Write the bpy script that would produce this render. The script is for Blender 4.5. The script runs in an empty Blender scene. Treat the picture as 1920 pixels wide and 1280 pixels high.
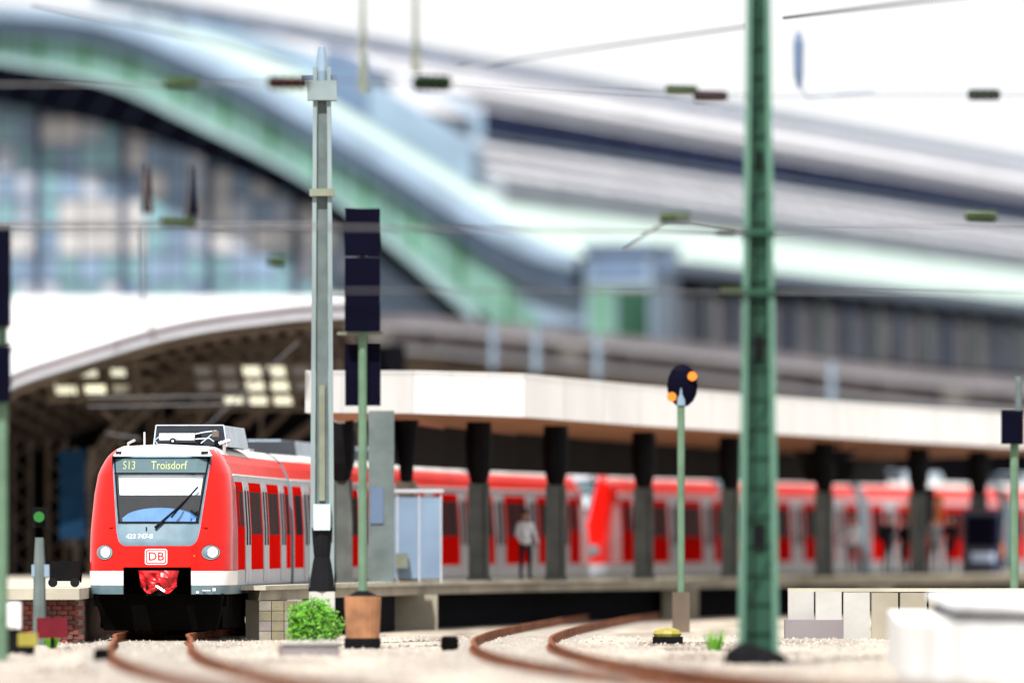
import bpy, bmesh, math, random
from mathutils import Vector, Matrix
random.seed(7)
R = math.radians
sc = bpy.context.scene
col = sc.collection

# ---------------------------------------------------------------- camera, sky, sun, exposure
CAMZ = 1.85; FPX = 16000.0; HORIZ = 1021.0
cd = bpy.data.cameras.new('camera'); cam = bpy.data.objects.new('camera', cd); col.objects.link(cam)
cam.location = (0, 0, CAMZ); cam.rotation_euler = (R(90), 0, 0)
cd.sensor_width = 36; cd.lens = 300; cd.shift_y = (HORIZ-640)/1920.0
cd.clip_start = 1; cd.clip_end = 6000
cd.dof.use_dof = True; cd.dof.focus_distance = 182.6; cd.dof.aperture_fstop = 0.37
sc.camera = cam
SUN_EL, SUN_AZ = 55.0, 196.0            # azimuth clockwise from +Y (view direction): behind the camera, slightly left
w = bpy.data.worlds.new('World'); sc.world = w; w.use_nodes = True
nt = w.node_tree; nt.nodes.clear()
out = nt.nodes.new('ShaderNodeOutputWorld'); bg = nt.nodes.new('ShaderNodeBackground')
sky = nt.nodes.new('ShaderNodeTexSky'); sky.sky_type = 'NISHITA'; sky.sun_disc = False
sky.sun_elevation = R(SUN_EL); sky.sun_rotation = R(SUN_AZ)
tc = nt.nodes.new('ShaderNodeTexCoord'); nz = nt.nodes.new('ShaderNodeTexNoise'); nz.inputs['Scale'].default_value = 3.0
nz.inputs['Detail'].default_value = 5
rp = nt.nodes.new('ShaderNodeValToRGB'); rp.color_ramp.elements[0].position = .2; rp.color_ramp.elements[1].position = .45
rp.color_ramp.elements[0].color = (.93, .93, .93, 1); rp.color_ramp.elements[1].color = (1, 1, 1, 1)
mx = nt.nodes.new('ShaderNodeMix'); mx.data_type = 'RGBA'; mx.inputs['B'].default_value = (9.3, 9.35, 9.5, 1)
L = nt.links
L.new(tc.outputs['Generated'], nz.inputs['Vector']); L.new(nz.outputs['Fac'], rp.inputs['Fac'])
L.new(rp.outputs['Color'], mx.inputs['Factor']); L.new(sky.outputs['Color'], mx.inputs['A'])
L.new(mx.outputs['Result'], bg.inputs['Color']); bg.inputs['Strength'].default_value = 0.074
L.new(bg.outputs['Background'], out.inputs['Surface'])
sd = bpy.data.lights.new('sun', 'SUN'); sun = bpy.data.objects.new('sun', sd); col.objects.link(sun)
sd.energy = 5.0; sd.angle = R(0.6); sd.color = (1.0, .97, .925)
az = R(SUN_AZ); sdir = Vector((math.sin(az)*math.cos(R(SUN_EL)), math.cos(az)*math.cos(R(SUN_EL)), math.sin(R(SUN_EL))))
sun.rotation_euler = (-sdir).to_track_quat('-Z', 'Y').to_euler()
sc.view_settings.view_transform = 'Standard'; sc.view_settings.look = 'None'
sc.view_settings.exposure = 0.62; sc.view_settings.gamma = 1; sc.view_settings.use_curve_mapping = False
sc.render.engine = 'CYCLES'; sc.cycles.use_denoising = True; sc.cycles.max_bounces = 6

# ---------------------------------------------------------------- helpers
def P(px, py, d): return Vector(((px-960)*d/FPX, d, CAMZ+(HORIZ-py)*d/FPX))
def lerp(a, b, t): return a+(b-a)*t
def interp(x, xs, ys):
    if x <= xs[0]: return ys[0]
    for i in range(1, len(xs)):
        if x <= xs[i]: return lerp(ys[i-1], ys[i], (x-xs[i-1])/(xs[i]-xs[i-1]))
    return ys[-1]
def smooth(x, xs, ys):                                   # Catmull-Rom style hermite
    n = len(xs)
    if x <= xs[0]: return ys[0]
    if x >= xs[-1]: return ys[-1]
    i = max(k for k in range(n-1) if xs[k] <= x)
    def m(k):
        a, b = max(k-1, 0), min(k+1, n-1)
        return (ys[b]-ys[a])/(xs[b]-xs[a])
    h = xs[i+1]-xs[i]; t = (x-xs[i])/h
    return ((2*t**3-3*t*t+1)*ys[i]+(t**3-2*t*t+t)*h*m(i)+(-2*t**3+3*t*t)*ys[i+1]+(t**3-t*t)*h*m(i+1))

def mat(name, c, rough=.6, metal=0, var=.15, scale=2.0, bump=0, spec=.5, emit=0, c2=None, stretch=None, trans=0):
    m = bpy.data.materials.new(name); m.use_nodes = True; n = m.node_tree.nodes; l = m.node_tree.links
    b = n['Principled BSDF']
    b.inputs['Roughness'].default_value = rough; b.inputs['Metallic'].default_value = metal
    b.inputs['Specular IOR Level'].default_value = spec
    t = n.new('ShaderNodeTexCoord'); src = t.outputs['Object']
    if stretch:
        mp = n.new('ShaderNodeMapping'); mp.inputs['Scale'].default_value = stretch; l.new(src, mp.inputs['Vector']); src = mp.outputs['Vector']
    z = n.new('ShaderNodeTexNoise'); z.inputs['Scale'].default_value = scale; z.inputs['Detail'].default_value = 6; l.new(src, z.inputs['Vector'])
    r = n.new('ShaderNodeValToRGB'); r.color_ramp.elements[0].position = .32; r.color_ramp.elements[1].position = .68
    c2 = c2 or tuple(x*(1-var) for x in c); c1 = tuple(min(1, x*(1+var*.4)) for x in c)
    r.color_ramp.elements[0].color = (*c2, 1); r.color_ramp.elements[1].color = (*c1, 1)
    l.new(z.outputs['Fac'], r.inputs['Fac']); l.new(r.outputs['Color'], b.inputs['Base Color'])
    if emit:
        b.inputs['Emission Color'].default_value = (*c, 1); b.inputs['Emission Strength'].default_value = emit
    if bump:
        z2 = n.new('ShaderNodeTexNoise'); z2.inputs['Scale'].default_value = scale*8; l.new(src, z2.inputs['Vector'])
        bp = n.new('ShaderNodeBump'); bp.inputs['Strength'].default_value = bump; bp.inputs['Distance'].default_value = .03
        l.new(z2.outputs['Fac'], bp.inputs['Height']); l.new(bp.outputs['Normal'], b.inputs['Normal'])
    if trans:
        tr = n.new('ShaderNodeBsdfTranslucent'); tr.inputs['Color'].default_value = (*c, 1)
        ms = n.new('ShaderNodeMixShader'); ms.inputs[0].default_value = trans
        l.new(b.outputs[0], ms.inputs[1]); l.new(tr.outputs[0], ms.inputs[2]); l.new(ms.outputs[0], n['Material Output'].inputs['Surface'])
    return m
def glass_mat(name, tint=(.85, .92, .95), refl=.25):
    m = bpy.data.materials.new(name); m.use_nodes = True; n = m.node_tree.nodes; l = m.node_tree.links
    n.remove(n['Principled BSDF'])
    t = n.new('ShaderNodeBsdfTransparent'); t.inputs[0].default_value = (*tint, 1)
    g = n.new('ShaderNodeBsdfGlossy'); g.inputs['Roughness'].default_value = .04
    ms = n.new('ShaderNodeMixShader'); ms.inputs[0].default_value = refl
    l.new(t.outputs[0], ms.inputs[1]); l.new(g.outputs[0], ms.inputs[2]); l.new(ms.outputs[0], n['Material Output'].inputs['Surface'])
    return m

M = dict(
 red=mat('red_paint', (.64, .008, .005), .2, spec=.25, var=.12, scale=1.2, c2=(.52, .007, .004)),
 redside=mat('red_side_paint', (.66, .006, .004), .7, var=.12, scale=1.2, spec=0),
 redroof=mat('red_roof_paint', (.72, .018, .007), .4, var=.15, scale=1.5, spec=.12),
 roofgrey=mat('dusty_roof_paint', (.62, .60, .58), .6, var=.25, scale=1.6, stretch=(3, .4, 1)),
 white=mat('white_paint', (.82, .83, .84), .3, var=.06),
 lgrey=mat('light_grey_paint', (.40, .41, .45), .5, var=.12, scale=2),
 surround=mat('blue_grey_mask', (.13, .20, .25), .4, spec=.12, var=.2, scale=3),
 skirt=mat('slate_skirt', (.12, .19, .22), .45, var=.2, scale=3),
 black=mat('black_steel', (.008, .008, .009), .6, var=.3, spec=.02),
 grime_shade=mat('grimy_shade_black', (.004, .0035, .003), .95, var=.4, spec=.02),  # dirty black, darkened further as painted shade under the train
 rubber=mat('dark_rubber', (.012, .012, .014), .7, spec=.02),
 window=mat('tinted_window', (.007, .005, .006), .5, var=.3, spec=.02),
 lens=mat('lamp_lens', (.95, .93, .85), .1, emit=.6, var=.1, scale=9),
 chrome=mat('bright_metal', (.6, .6, .62), .3, metal=.8),
 tarp=mat('red_tarpaulin', (.55, .008, .014), .35, var=.3, scale=5, bump=.06),
 blind=mat('white_sun_blind', (.88, .89, .90), .6, var=.04),
 cabdark=mat('cab_interior', (.09, .13, .15), .8, var=.3, scale=4),
 dash=mat('pale_blue_dashboard', (.16, .36, .75), .4, var=.2, scale=4),
 display=mat('display_panel', (.09, .14, .16), .9, spec=.05, var=.1),
 dots=mat('amber_green_led', (.36, .42, .16), .6, emit=.0),
 roofbox=mat('dark_blue_grey_box', (.010, .014, .022), .5, spec=.1, var=.3, scale=3),
 boxside=mat('pale_blue_metal', (.48, .58, .68), .4, var=.2, scale=3),
 rail=mat('rusty_rail', (.24, .085, .035), .75, spec=.1, var=.35, scale=1.2, c2=(.10, .032, .018)),
 ballast=mat('pale_ballast', (.44, .385, .31), .95, var=.3, scale=.55, bump=.9, c2=(.15, .12, .095), stretch=(1, .10, 1)),
 ballast2=mat('dusty_ground', (.30, .26, .21), .95, var=.3, scale=.5, bump=.8, c2=(.14, .12, .10), stretch=(1, .12, 1)),
 oily=mat('oil_stained_ballast', (.17, .12, .085), .95, var=.5, scale=2, bump=.8),
 stone=mat('ballast_stone', (.40, .36, .32), .9, var=.5, scale=2),
 sleeper=mat('sleeper_concrete', (.36, .33, .29), .9, var=.3),
 slab=mat('platform_concrete', (.44, .41, .33), .85, var=.25, scale=.7, bump=.2),
 pale=mat('pale_concrete', (.42, .41, .39), .85, var=.2, scale=.8, bump=.2),
 stoneA=mat('grey_stone_block', (.24, .22, .18), .9, var=.4, scale=2, bump=.3), stoneB=mat('olive_stone_block', (.19, .17, .11), .9, var=.4, scale=2, bump=.3), stoneC=mat('mauve_stone_block', (.20, .18, .18), .9, var=.4, scale=2, bump=.3),
 beige=mat('beige_concrete', (.30, .27, .21), .85, var=.25, scale=.8, bump=.2),
 whitecon=mat('white_rendered_concrete', (.74, .75, .77), .8, var=.2, scale=1.6, bump=.3, c2=(.50, .49, .47), stretch=(1, 1, .25)),
 dark=mat('shade_black', (.006, .006, .008), .9, var=.3, spec=.02),  # near-black colour carries the shade of voids, slots and interiors
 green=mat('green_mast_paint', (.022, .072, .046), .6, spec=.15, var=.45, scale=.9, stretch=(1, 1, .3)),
 greenlight=mat('green_mast_flange', (.095, .20, .15), .6, spec=.2, var=.3, scale=.8, stretch=(1, 1, .3)),
 mastgrey=mat('pale_grey_green_mast', (.22, .28, .29), .6, spec=.2, var=.3, scale=.9, stretch=(1, 1, .3)),
 webgrey=mat('grey_mast_web', (.115, .145, .145), .7, spec=.1, var=.25),
 mastcore=mat('olive_mast_web', (.17, .19, .14), .55, var=.3),
 postgreen=mat('pale_green_post', (.11, .19, .125), .6, spec=.2, var=.25),
 navy=mat('navy_signal_board', (.003, .003, .010), .5, var=.2, spec=.02),
 amber=mat('amber_lamp', (.70, .19, .006), .5, emit=.08, var=.02),
 greenlamp=mat('green_lamp', (.006, .12, .010), .6, emit=.02, var=.02),
 rust=mat('rusty_drum', (.36, .16, .07), .7, var=.5, scale=2.0),
 canopytop=mat('white_canopy_fascia', (.86, .86, .85), .6, var=.08, scale=.7, stretch=(1, 1, .4)),
 soffit=mat('tan_canopy_soffit', (.48, .21, .10), .8, var=.15, scale=.5),
 colgrey=mat('grey_column_paint', (.085, .095, .09), .7, var=.3),
 teal=mat('patina_green_panel', (.13, .27, .205), .7, spec=.15, var=.35, scale=.45),
 teallip=mat('pale_teal_edge', (.21, .31, .33), .7, var=.15, scale=.5),
 bluegrey=mat('blue_grey_zinc', (.09, .14, .23), .6, var=.25, scale=.3),
 palezinc=mat('pale_zinc', (.20, .28, .37), .6, var=.25, scale=.4),
 mint=mat('mint_white_roofing', (.40, .50, .46), .7, var=.12, scale=.15, spec=.2),
 roofwhite=mat('white_roofing_sheet', (.50, .495, .52), .8, var=.25, scale=.35, spec=.15),
 roofseam=mat('grey_roof_trim', (.21, .23, .27), .6, var=.2, scale=.5),
 blueglaz=mat('blue_clerestory_glass', (.006, .016, .06), .5, var=.4, scale=.3, spec=.02),
 ribdark=mat('navy_black_steel', (.004, .005, .012), .7, var=.3, spec=.02),
 mullion=mat('blue_grey_mullion', (.03, .05, .09), .6, var=.2),
 paneA=mat('pane_pale', (.46, .48, .53), .4, spec=.2, var=.35, scale=.35, c2=(.22, .26, .33)),
 paneB=mat('pane_blue', (.19, .27, .38), .4, spec=.2, var=.4, scale=.35),
 paneC=mat('pane_teal', (.19, .33, .37), .4, spec=.2, var=.3, scale=.4),
 paneD=mat('pane_warm', (.50, .49, .49), .4, spec=.2, var=.3, scale=.35),
 winL=mat('dusty_side_window', (.13, .125, .15), .4, var=.5, scale=.5),
 winD=mat('dark_side_window', (.05, .055, .10), .35, var=.4, scale=.5),
 mauve=mat('mauve_grey_concrete', (.19, .17, .18), .85, var=.3, scale=.3, bump=.1),
 cofbrown=mat('brown_grey_steel', (.12, .088, .062), .8, var=.4, scale=.8),
 rib=mat('dusty_brown_truss', (.13, .10, .078), .8, var=.4, scale=1),
 skylight=mat('glowing_skylight', (.85, .82, .62), .5, var=.15, scale=.5, emit=.7),  # emission stands in for daylight through the panes
 maroon=mat('maroon_ceramic', (.020, .005, .004), .6, spec=.1, var=.2),
 ceramgreen=mat('dark_green_ceramic', (.006, .014, .005), .6, spec=.1, var=.2),
 olive=mat('olive_metal', (.04, .06, .022), .7, spec=.1, var=.3),
 wire=mat('grey_wire', (.10, .10, .11), .6),
 brickred=mat('dull_red_board', (.12, .010, .018), .8, spec=.1, var=.3),
 brick=mat('dark_red_brick', (.20, .055, .045), .9, var=.4, scale=2),
 brick2=mat('brown_brick', (.13, .06, .05), .9, var=.4, scale=2),
 mortar=mat('mortar', (.20, .15, .13), .95),
 leaf=mat('bright_green_leaf', (.15, .42, .03), .5, var=.4, scale=3, trans=.25),
 leafd=mat('deep_green_leaf', (.035, .14, .012), .5, var=.4, scale=3, trans=.2),
 stem=mat('brown_stem', (.08, .05, .03), .8),
 yellow=mat('yellow_paint', (.28, .24, .03), .5, var=.25),
 boxglass=mat('bright_cabinet', (.5, .62, .64), .3, var=.25, scale=5),
 skin=mat('skin', (.45, .25, .18), .6), hair=mat('dark_hair', (.02, .014, .01), .6),
 shirtw=mat('white_shirt', (.70, .74, .80), .8), coatk=mat('black_coat', (.012, .012, .016), .9, spec=.02),
 coatg=mat('grey_coat', (.16, .16, .17), .9), trou=mat('dark_trousers', (.02, .022, .03), .9, spec=.02),
 kiosk=mat('dark_blue_cabinet', (.012, .018, .045), .4, var=.3), poster=mat('blue_poster', (.003, .022, .055), .8, spec=.1, var=.3),
 signwhite=mat('pale_blue_sign', (.45, .55, .75), .5, var=.1), orange=mat('orange_panel', (.7, .16, .03), .5),
)

ORG = {}
class MB:
    def __init__(s): s.v = []; s.f = []; s.m = []
    def face(s, pts, mi=0):
        i = len(s.v); s.v += [tuple(p) for p in pts]; s.f.append(tuple(range(i, i+len(pts)))); s.m.append(mi); return s
    def box8(s, c, mi=0):                                # c: 8 corners, bottom 0-3 ccw, top 4-7
        i = len(s.v); s.v += [tuple(p) for p in c]
        for f in ((0,3,2,1),(4,5,6,7),(0,1,5,4),(1,2,6,5),(2,3,7,6),(3,0,4,7)): s.f.append(tuple(i+k for k in f)); s.m.append(mi)
        return s
    def box(s, x0, x1, y0, y1, z0, z1, mi=0):
        return s.box8([(x0,y0,z0),(x1,y0,z0),(x1,y1,z0),(x0,y1,z0),(x0,y0,z1),(x1,y0,z1),(x1,y1,z1),(x0,y1,z1)], mi)
    def tube(s, pts, r, n=8, mi=0, cap=True):
        pts = [Vector(p) for p in pts]; i0 = len(s.v); N = len(pts)
        for k, p in enumerate(pts):
            d = (pts[min(k+1, N-1)]-pts[max(k-1, 0)]).normalized()
            a = d.orthogonal().normalized() if abs(d.z) > .95 else d.cross(Vector((0,0,1))).normalized()
            if abs(d.z) > .95: a = (Vector((1,0,0))-d*d.x).normalized()
            b = d.cross(a); rr = r[k] if isinstance(r, (list, tuple)) else r
            for j in range(n):
                t = 2*math.pi*j/n; q = p+a*(rr*math.cos(t))+b*(rr*math.sin(t)); s.v.append(tuple(q))
        for k in range(N-1):
            for j in range(n):
                a0 = i0+k*n+j; a1 = i0+k*n+(j+1) % n; s.f.append((a0, a1, a1+n, a0+n)); s.m.append(mi)
        if cap:
            s.f.append(tuple(i0+j for j in reversed(range(n)))); s.m.append(mi)
            s.f.append(tuple(i0+(N-1)*n+j for j in range(n))); s.m.append(mi)
        return s
    def bar(s, a, b, w, mi=0): return s.tube([a, b], w*.7071, 4, mi)
    def prism(s, poly, z0, z1, mi=0):
        i = len(s.v); n = len(poly); s.v += [(x, y, z0) for x, y in poly]+[(x, y, z1) for x, y in poly]
        s.f.append(tuple(i+k for k in reversed(range(n)))); s.m.append(mi); s.f.append(tuple(i+n+k for k in range(n))); s.m.append(mi)
        for k in range(n): s.f.append((i+k, i+(k+1) % n, i+n+(k+1) % n, i+n+k)); s.m.append(mi)
        return s
    def blob(s, c, rx, ry, rz, n=10, m=6, mi=0, jit=0):
        i0 = len(s.v)
        for a in range(m+1):
            ph = math.pi*a/m
            for b in range(n):
                t = 2*math.pi*b/n; k = 1+random.uniform(-jit, jit)
                s.v.append((c[0]+rx*k*math.sin(ph)*math.cos(t), c[1]+ry*k*math.sin(ph)*math.sin(t), c[2]+rz*k*math.cos(ph)))
        for a in range(m):
            for b in range(n):
                q = i0+a*n+b; r_ = i0+a*n+(b+1) % n; s.f.append((q, q+n, r_+n, r_)); s.m.append(mi)
        return s
    def mesh(s, name, mats, o=(0,0,0), smooth_=False):
        me = bpy.data.meshes.new(name); me.from_pydata([(v[0]-o[0], v[1]-o[1], v[2]-o[2]) for v in s.v], [], s.f)
        for m in (mats if isinstance(mats, (list, tuple)) else [mats]): me.materials.append(M[m] if isinstance(m, str) else m)
        me.polygons.foreach_set('material_index', s.m)
        if smooth_: me.polygons.foreach_set('use_smooth', [True]*len(s.f))
        me.update(); return me
    def build(s, name, mats, parent=None, local=False, **kw):
        o = ORG.get(parent.name, (0,0,0)) if parent and not local else (0,0,0)
        me = s.mesh(name, mats, o, kw.get('smooth', False))
        if not local:
            bm = bmesh.new(); bm.from_mesh(me); bmesh.ops.recalc_face_normals(bm, faces=bm.faces); bm.to_mesh(me); bm.free()
        ob = bpy.data.objects.new(name, me); col.objects.link(ob)
        if parent: ob.parent = parent
        ORG[ob.name] = tuple(o)
        for k in ('label', 'category', 'group', 'kind'):
            if k in kw and kw[k]: ob[k] = kw[k]
        return ob
def thing(name, loc, label, cat, group=None):
    e = bpy.data.objects.new(name, None); col.objects.link(e); e.location = loc; ORG[e.name] = tuple(loc)
    e['label'] = label; e['category'] = cat
    if group: e['group'] = group
    return e
def inst(src, parent, loc=(0,0,0), name=None):
    c = src.copy(); col.objects.link(c); c.parent = parent; c.location = loc; ORG[c.name] = ORG.get(src.name, (0,0,0)); return c
def text_mb(txt, size, bold=0):
    cu = bpy.data.curves.new('t', 'FONT'); cu.body = txt; cu.size = size; cu.align_x = 'CENTER'; cu.align_y = 'CENTER'; cu.offset = bold; cu.resolution_u = 3
    ob = bpy.data.objects.new('t', cu); col.objects.link(ob); bpy.context.view_layer.update()
    me = bpy.data.meshes.new_from_object(ob.evaluated_get(bpy.context.evaluated_depsgraph_get()))
    v = [tuple(p.co) for p in me.vertices]; f = [tuple(p.vertices) for p in me.polygons]
    bpy.data.objects.remove(ob); bpy.data.curves.remove(cu); bpy.data.meshes.remove(me)
    return v, f

# ---------------------------------------------------------------- train path
X0, D0 = -7.49, 180.0
def path(t): return Vector((X0+.0324*t+.001415*t*t, D0+t, 0))
def heading(t): return math.atan(.0324+.00283*t)          # to the right of +Y

# ---------------------------------------------------------------- setting: ground
g = MB(); g.face([(-900,-60,-.2),(900,-60,-.2),(900,2500,-.2),(-900,2500,-.2)]); g.build('ground', 'ballast2', kind='structure')
g = MB(); g.face([(-16,90,-.19),(30,90,-.19),(60,330,-.19),(-16,330,-.19)]); g.build('ballast_bed', 'ballast', kind='structure')
# loose stones
g = MB()
for i in range(16000):
    y = 112+random.random()**1.3*78; hw_ = y*.062
    x = random.uniform(-hw_, hw_); s = random.uniform(.02, .055)
    a = random.random()*6.28; c, t_ = math.cos(a)*s, math.sin(a)*s
    i0 = len(g.v); h = s*random.uniform(.5, 1.1); z0 = -.20
    g.v += [(x+c, y+t_, z0), (x-t_, y+c, z0), (x-c, y-t_, z0), (x+t_, y-c, z0), (x+random.uniform(-.3, .3)*s, y, z0+h+.015)]
    for f in ((0,1,4),(1,2,4),(2,3,4),(3,0,4)): g.f.append(tuple(i0+k for k in f)); g.m.append(0)
g.build('ballast_stones', 'stone', kind='stuff', label='loose pale ballast stones scattered over the foreground ground', category='stones')

def rail_mb(pts):
    g = MB(); prof = [(-.07,-.172),(.07,-.172),(.07,-.155),(.012,-.14),(.012,-.045),(.036,-.035),(.036,0),(-.036,0),(-.036,-.035),(-.012,-.045),(-.012,-.14),(-.07,-.155)]
    n = len(prof); N = len(pts)
    for k, p in enumerate(pts):
        d = (pts[min(k+1, N-1)]-pts[max(k-1, 0)]).normalized(); r = Vector((d.y, -d.x, 0))
        for a, z in prof: q = p+r*a; g.v.append((q.x, q.y, z))
    for k in range(N-1):
        for j in range(n):
            a = k*n+j; b = k*n+(j+1) % n; g.f.append((a, b, b+n, a+n)); g.m.append(0)
    g.f.append(tuple(range(n))); g.m.append(0); g.f.append(tuple((N-1)*n+j for j in range(n))); g.m.append(0)
    return g
def track(name, ctr, label, d0, d1, sl=(True, True)):
    """ctr(d) -> x of the centre line"""
    e = thing(name, (ctr(d0), d0, -.18), label, 'railway track')
    for sg in (-1, 1):
        pts = []
        d = d0
        while d <= d1:
            dx = (ctr(d+.5)-ctr(d-.5)); nrm = Vector((1, -dx, 0)).normalized(); c = Vector((ctr(d), d, 0)); pts.append(c+nrm*(.7535*sg)); d += 1.0
        rail_mb(pts).build('rail', 'rail', e)
    g = MB(); d = d0
    while d < d1:
        dx = (ctr(d+.5)-ctr(d-.5)); n_ = Vector((1, -dx, 0)).normalized(); f_ = Vector((dx, 1, 0)).normalized(); c = Vector((ctr(d), d, 0))
        q = [c-n_*1.25-f_*.12, c+n_*1.25-f_*.12, c+n_*1.25+f_*.12, c-n_*1.25+f_*.12]
        g.box8([(p.x, p.y, -.24) for p in q]+[(p.x, p.y, -.178) for p in q]); d += .62
    g.build('sleepers', 'sleeper', e, kind='stuff')
    return e
def stain(ctr, d0, d1, off, wd, nm):
    g = MB(); d = d0
    while d < d1:
        e_ = min(d+random.uniform(2, 7), d1); a = off+random.uniform(-.1, .1); w_ = wd*random.uniform(.6, 1.2)
        g.face([(ctr(d)+a-w_, d, -.184), (ctr(d)+a+w_, d, -.184), (ctr(e_)+a+w_, e_, -.184), (ctr(e_)+a-w_, e_, -.184)]); d = e_+random.uniform(.5, 6)
    g.build(nm, 'oily', kind='structure')
T1y = [60, 90, 114, 125, 141, 155, 170, 180, 200, 230, 260, 320]
T1x = [6.5, .9, -3.0, -4.35, -5.75, -6.55, -7.15]+[path(d-180).x for d in (180, 200, 230, 260, 320)]
track('railway_track', lambda d: smooth(d, T1y, T1x), 'rusty railway track curving out from under the red train into the foreground', 95, 318)
T2y = [60, 100, 114, 125, 141, 155, 170, 190, 210, 230, 262, 300]
T2x = [13.5, 6.3, 3.95, 2.2, .75, .15, .0, .55, 1.65, 3.05, 6.2, 10.6]
track('railway_track', lambda d: smooth(d, T2y, T2x), 'rusty railway track bending left along the dark platform void, nearer the green mast', 95, 232)

for off in (-.95, .95): stain(lambda d: smooth(d, T1y, T1x), 100, 178, off, .16, 'track_stain'); stain(lambda d: smooth(d, T2y, T2x), 100, 228, off, .16, 'track_stain')
stain(lambda d: -6.5, 112, 150, 0, 1.2, 'ground_stain'); stain(lambda d: 3.6, 150, 180, 0, .8, 'ground_stain')
# ---------------------------------------------------------------- the train
HZ = [.81, 1.0, 1.3, 2.2, 3.1, 3.35, 3.6, 3.78, 3.88, 3.95]
HX = [1.48, 1.51, 1.52, 1.515, 1.46, 1.41, 1.31, 1.18, 1.06, .92]
def hw(z): return interp(z, HZ, HX)
def y0(z): return interp(z, [.8, 1.3, 1.9, 3.67, 3.8, 3.88, 3.95], [.03, 0, .05, .80, .90, 1.0, 1.18])
def S(x, z, off=0):
    def raw(x, z):
        h = hw(z); q = min(1, abs(x)/h); return y0(z)+1.05*(1-(1-q**2.6)**(1/2.6))
    y = raw(x, z)
    if off:
        e = .01; dx = (raw(x+e, z)-raw(x-e, z))/(2*e); dz = (raw(x, z+e)-raw(x, z-e))/(2*e)
        n = Vector((dx, -1, dz)).normalized()*off; return Vector((x, y, z))+n
    return Vector((x, y, z))
def gb(z): return interp(z, [1.38, 1.83, 2.33, 3.67, 3.95], [.715, .66, .83, .99, .80])
def hb(z): return interp(z, [1.3, 1.83, 1.86, 1.92, 2.0, 2.1, 3.74, 3.88, 3.95], [.9, .70, .76, .82, .85, .88, 1.06, .96, .85])
NL = 2.2
def nose(parent, cab_lit=True):
    zs = [.81, 1.0, 1.3, 1.38, 1.6, 1.83, 1.86, 1.92, 2.0, 2.15, 2.33, 2.6, 2.95, 3.35, 3.37, 3.5, 3.67, 3.74, 3.8, 3.88, 3.95]
    ca = [0, .5, 1.0]
    g = MB(); rows = []
    for z in zs:
        a, b, h = gb(z), hb(z), hw(z)
        xs = [0, a*.33, a*.66, a, (a+b)/2, b]+[b+(h-b)*k for k in (.15, .3, .45, .6, .72, .82, .9, .955, .985, 1.0)]
        pts = [S(x, z) for x in xs]+[Vector((h, NL, z))]
        rows.append([Vector((-p.x, p.y, p.z)) for p in reversed(pts[1:])]+pts)
    C = len(rows[0]); mid = (C-1)//2; base = []
    for r_ in rows: base.append(len(g.v)); g.v += [tuple(p) for p in r_]
    for i in range(len(zs)-1):
        zc = (zs[i]+zs[i+1])/2
        for j in range(C-1):
            k = j-mid if j >= mid else mid-1-j                       # ring index outwards
            if zc < 1.38 and k < 3: continue                         # coupler recess
            if 2.33 < zc < 3.67 and k < 3: continue                  # windscreen opening
            if zc < 1.0: mi = 3
            elif zc < 1.3: mi = 1
            elif zc > 1.83 and zc < 3.74 and k < 5: mi = 2
            elif zc > 3.74 and k < 5: mi = 1
            elif zc > 3.9: mi = 4
            else: mi = 0
            g.f.append((base[i]+j, base[i]+j+1, base[i+1]+j+1, base[i+1]+j)); g.m.append(mi)
    top = rows[-1]; tb = base[-1]; cen = []
    for k in range(mid, C):
        cen.append(len(g.v)); g.v.append((0, top[k].y, 3.99 if k > mid else 3.955))
    for k in range(mid, C-1):
        g.f.append((cen[k-mid], tb+k, tb+k+1, cen[k-mid+1])); g.m.append(1 if k < mid+3 else 4)
        o = 2*mid-k; g.f.append((tb+o, cen[k-mid], cen[k-mid+1], tb+o-1)); g.m.append(1 if k < mid+3 else 4)
    o = g.build('nose_shell', ['red', 'white' if cab_lit else 'lgrey', 'surround', 'skirt', 'roofgrey' if cab_lit else 'redroof'], parent, local=True)
    me = o.data; me.polygons.foreach_set('use_smooth', [True]*len(me.polygons))
    sh = o.modifiers.new('n', 'EDGE_SPLIT'); sh.split_angle = R(35)
    # coupler recess
    g = MB(); a = .715
    g.face([(-a, .0, 1.375), (a, .0, 1.375), (a, 1.3, 1.375), (-a, 1.3, 1.375)]).face([(-a, .04, .7), (-a, 1.3, .7), (-a, 1.3, 1.375), (-a, .04, 1.375)])
    g.face([(a, .04, .7), (a, 1.3, .7), (a, 1.3, 1.375), (a, .04, 1.375)]).face([(-a, 1.3, .7), (a, 1.3, .7), (a, 1.3, 1.375), (-a, 1.3, 1.375)])
    g.build('coupler_recess', 'black', o, local=True)
    # cab interior behind the windscreen
    g = MB()
    g.face([(-1.05, 1.9, 2.2), (1.05, 1.9, 2.2), (1.05, 1.9, 3.75), (-1.05, 1.9, 3.75)]).face([(-1.05, .3, 2.22), (1.05, .3, 2.22), (1.05, 1.9, 2.22), (-1.05, 1.9, 2.22)])
    for s_ in (-1, 1): g.face([(s_*1.05, .55, 2.2), (s_*1.05, 1.9, 2.2), (s_*1.05, 1.9, 3.75), (s_*1.05, 1.0, 3.75)])
    g.face([(-1.05, .9, 3.72), (1.05, .9, 3.72), (1.05, 1.9, 3.72), (-1.05, 1.9, 3.72)])
    g.build('cab_interior', 'cabdark', o, local=True)
    return o
def patch(zl, fl, fr, off, thick=.0, nx=10):
    """grid on the nose between left edge fl(z) and right edge fr(z)"""
    g = MB(); n = len(zl)
    for z in zl:
        for k in range(nx+1): g.v.append(tuple(S(lerp(fl(z), fr(z), k/nx), z, off)))
    for i in range(n-1):
        for k in range(nx):
            a = i*(nx+1)+k; g.f.append((a, a+1, a+nx+2, a+nx+1)); g.m.append(0)
    return g
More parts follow.
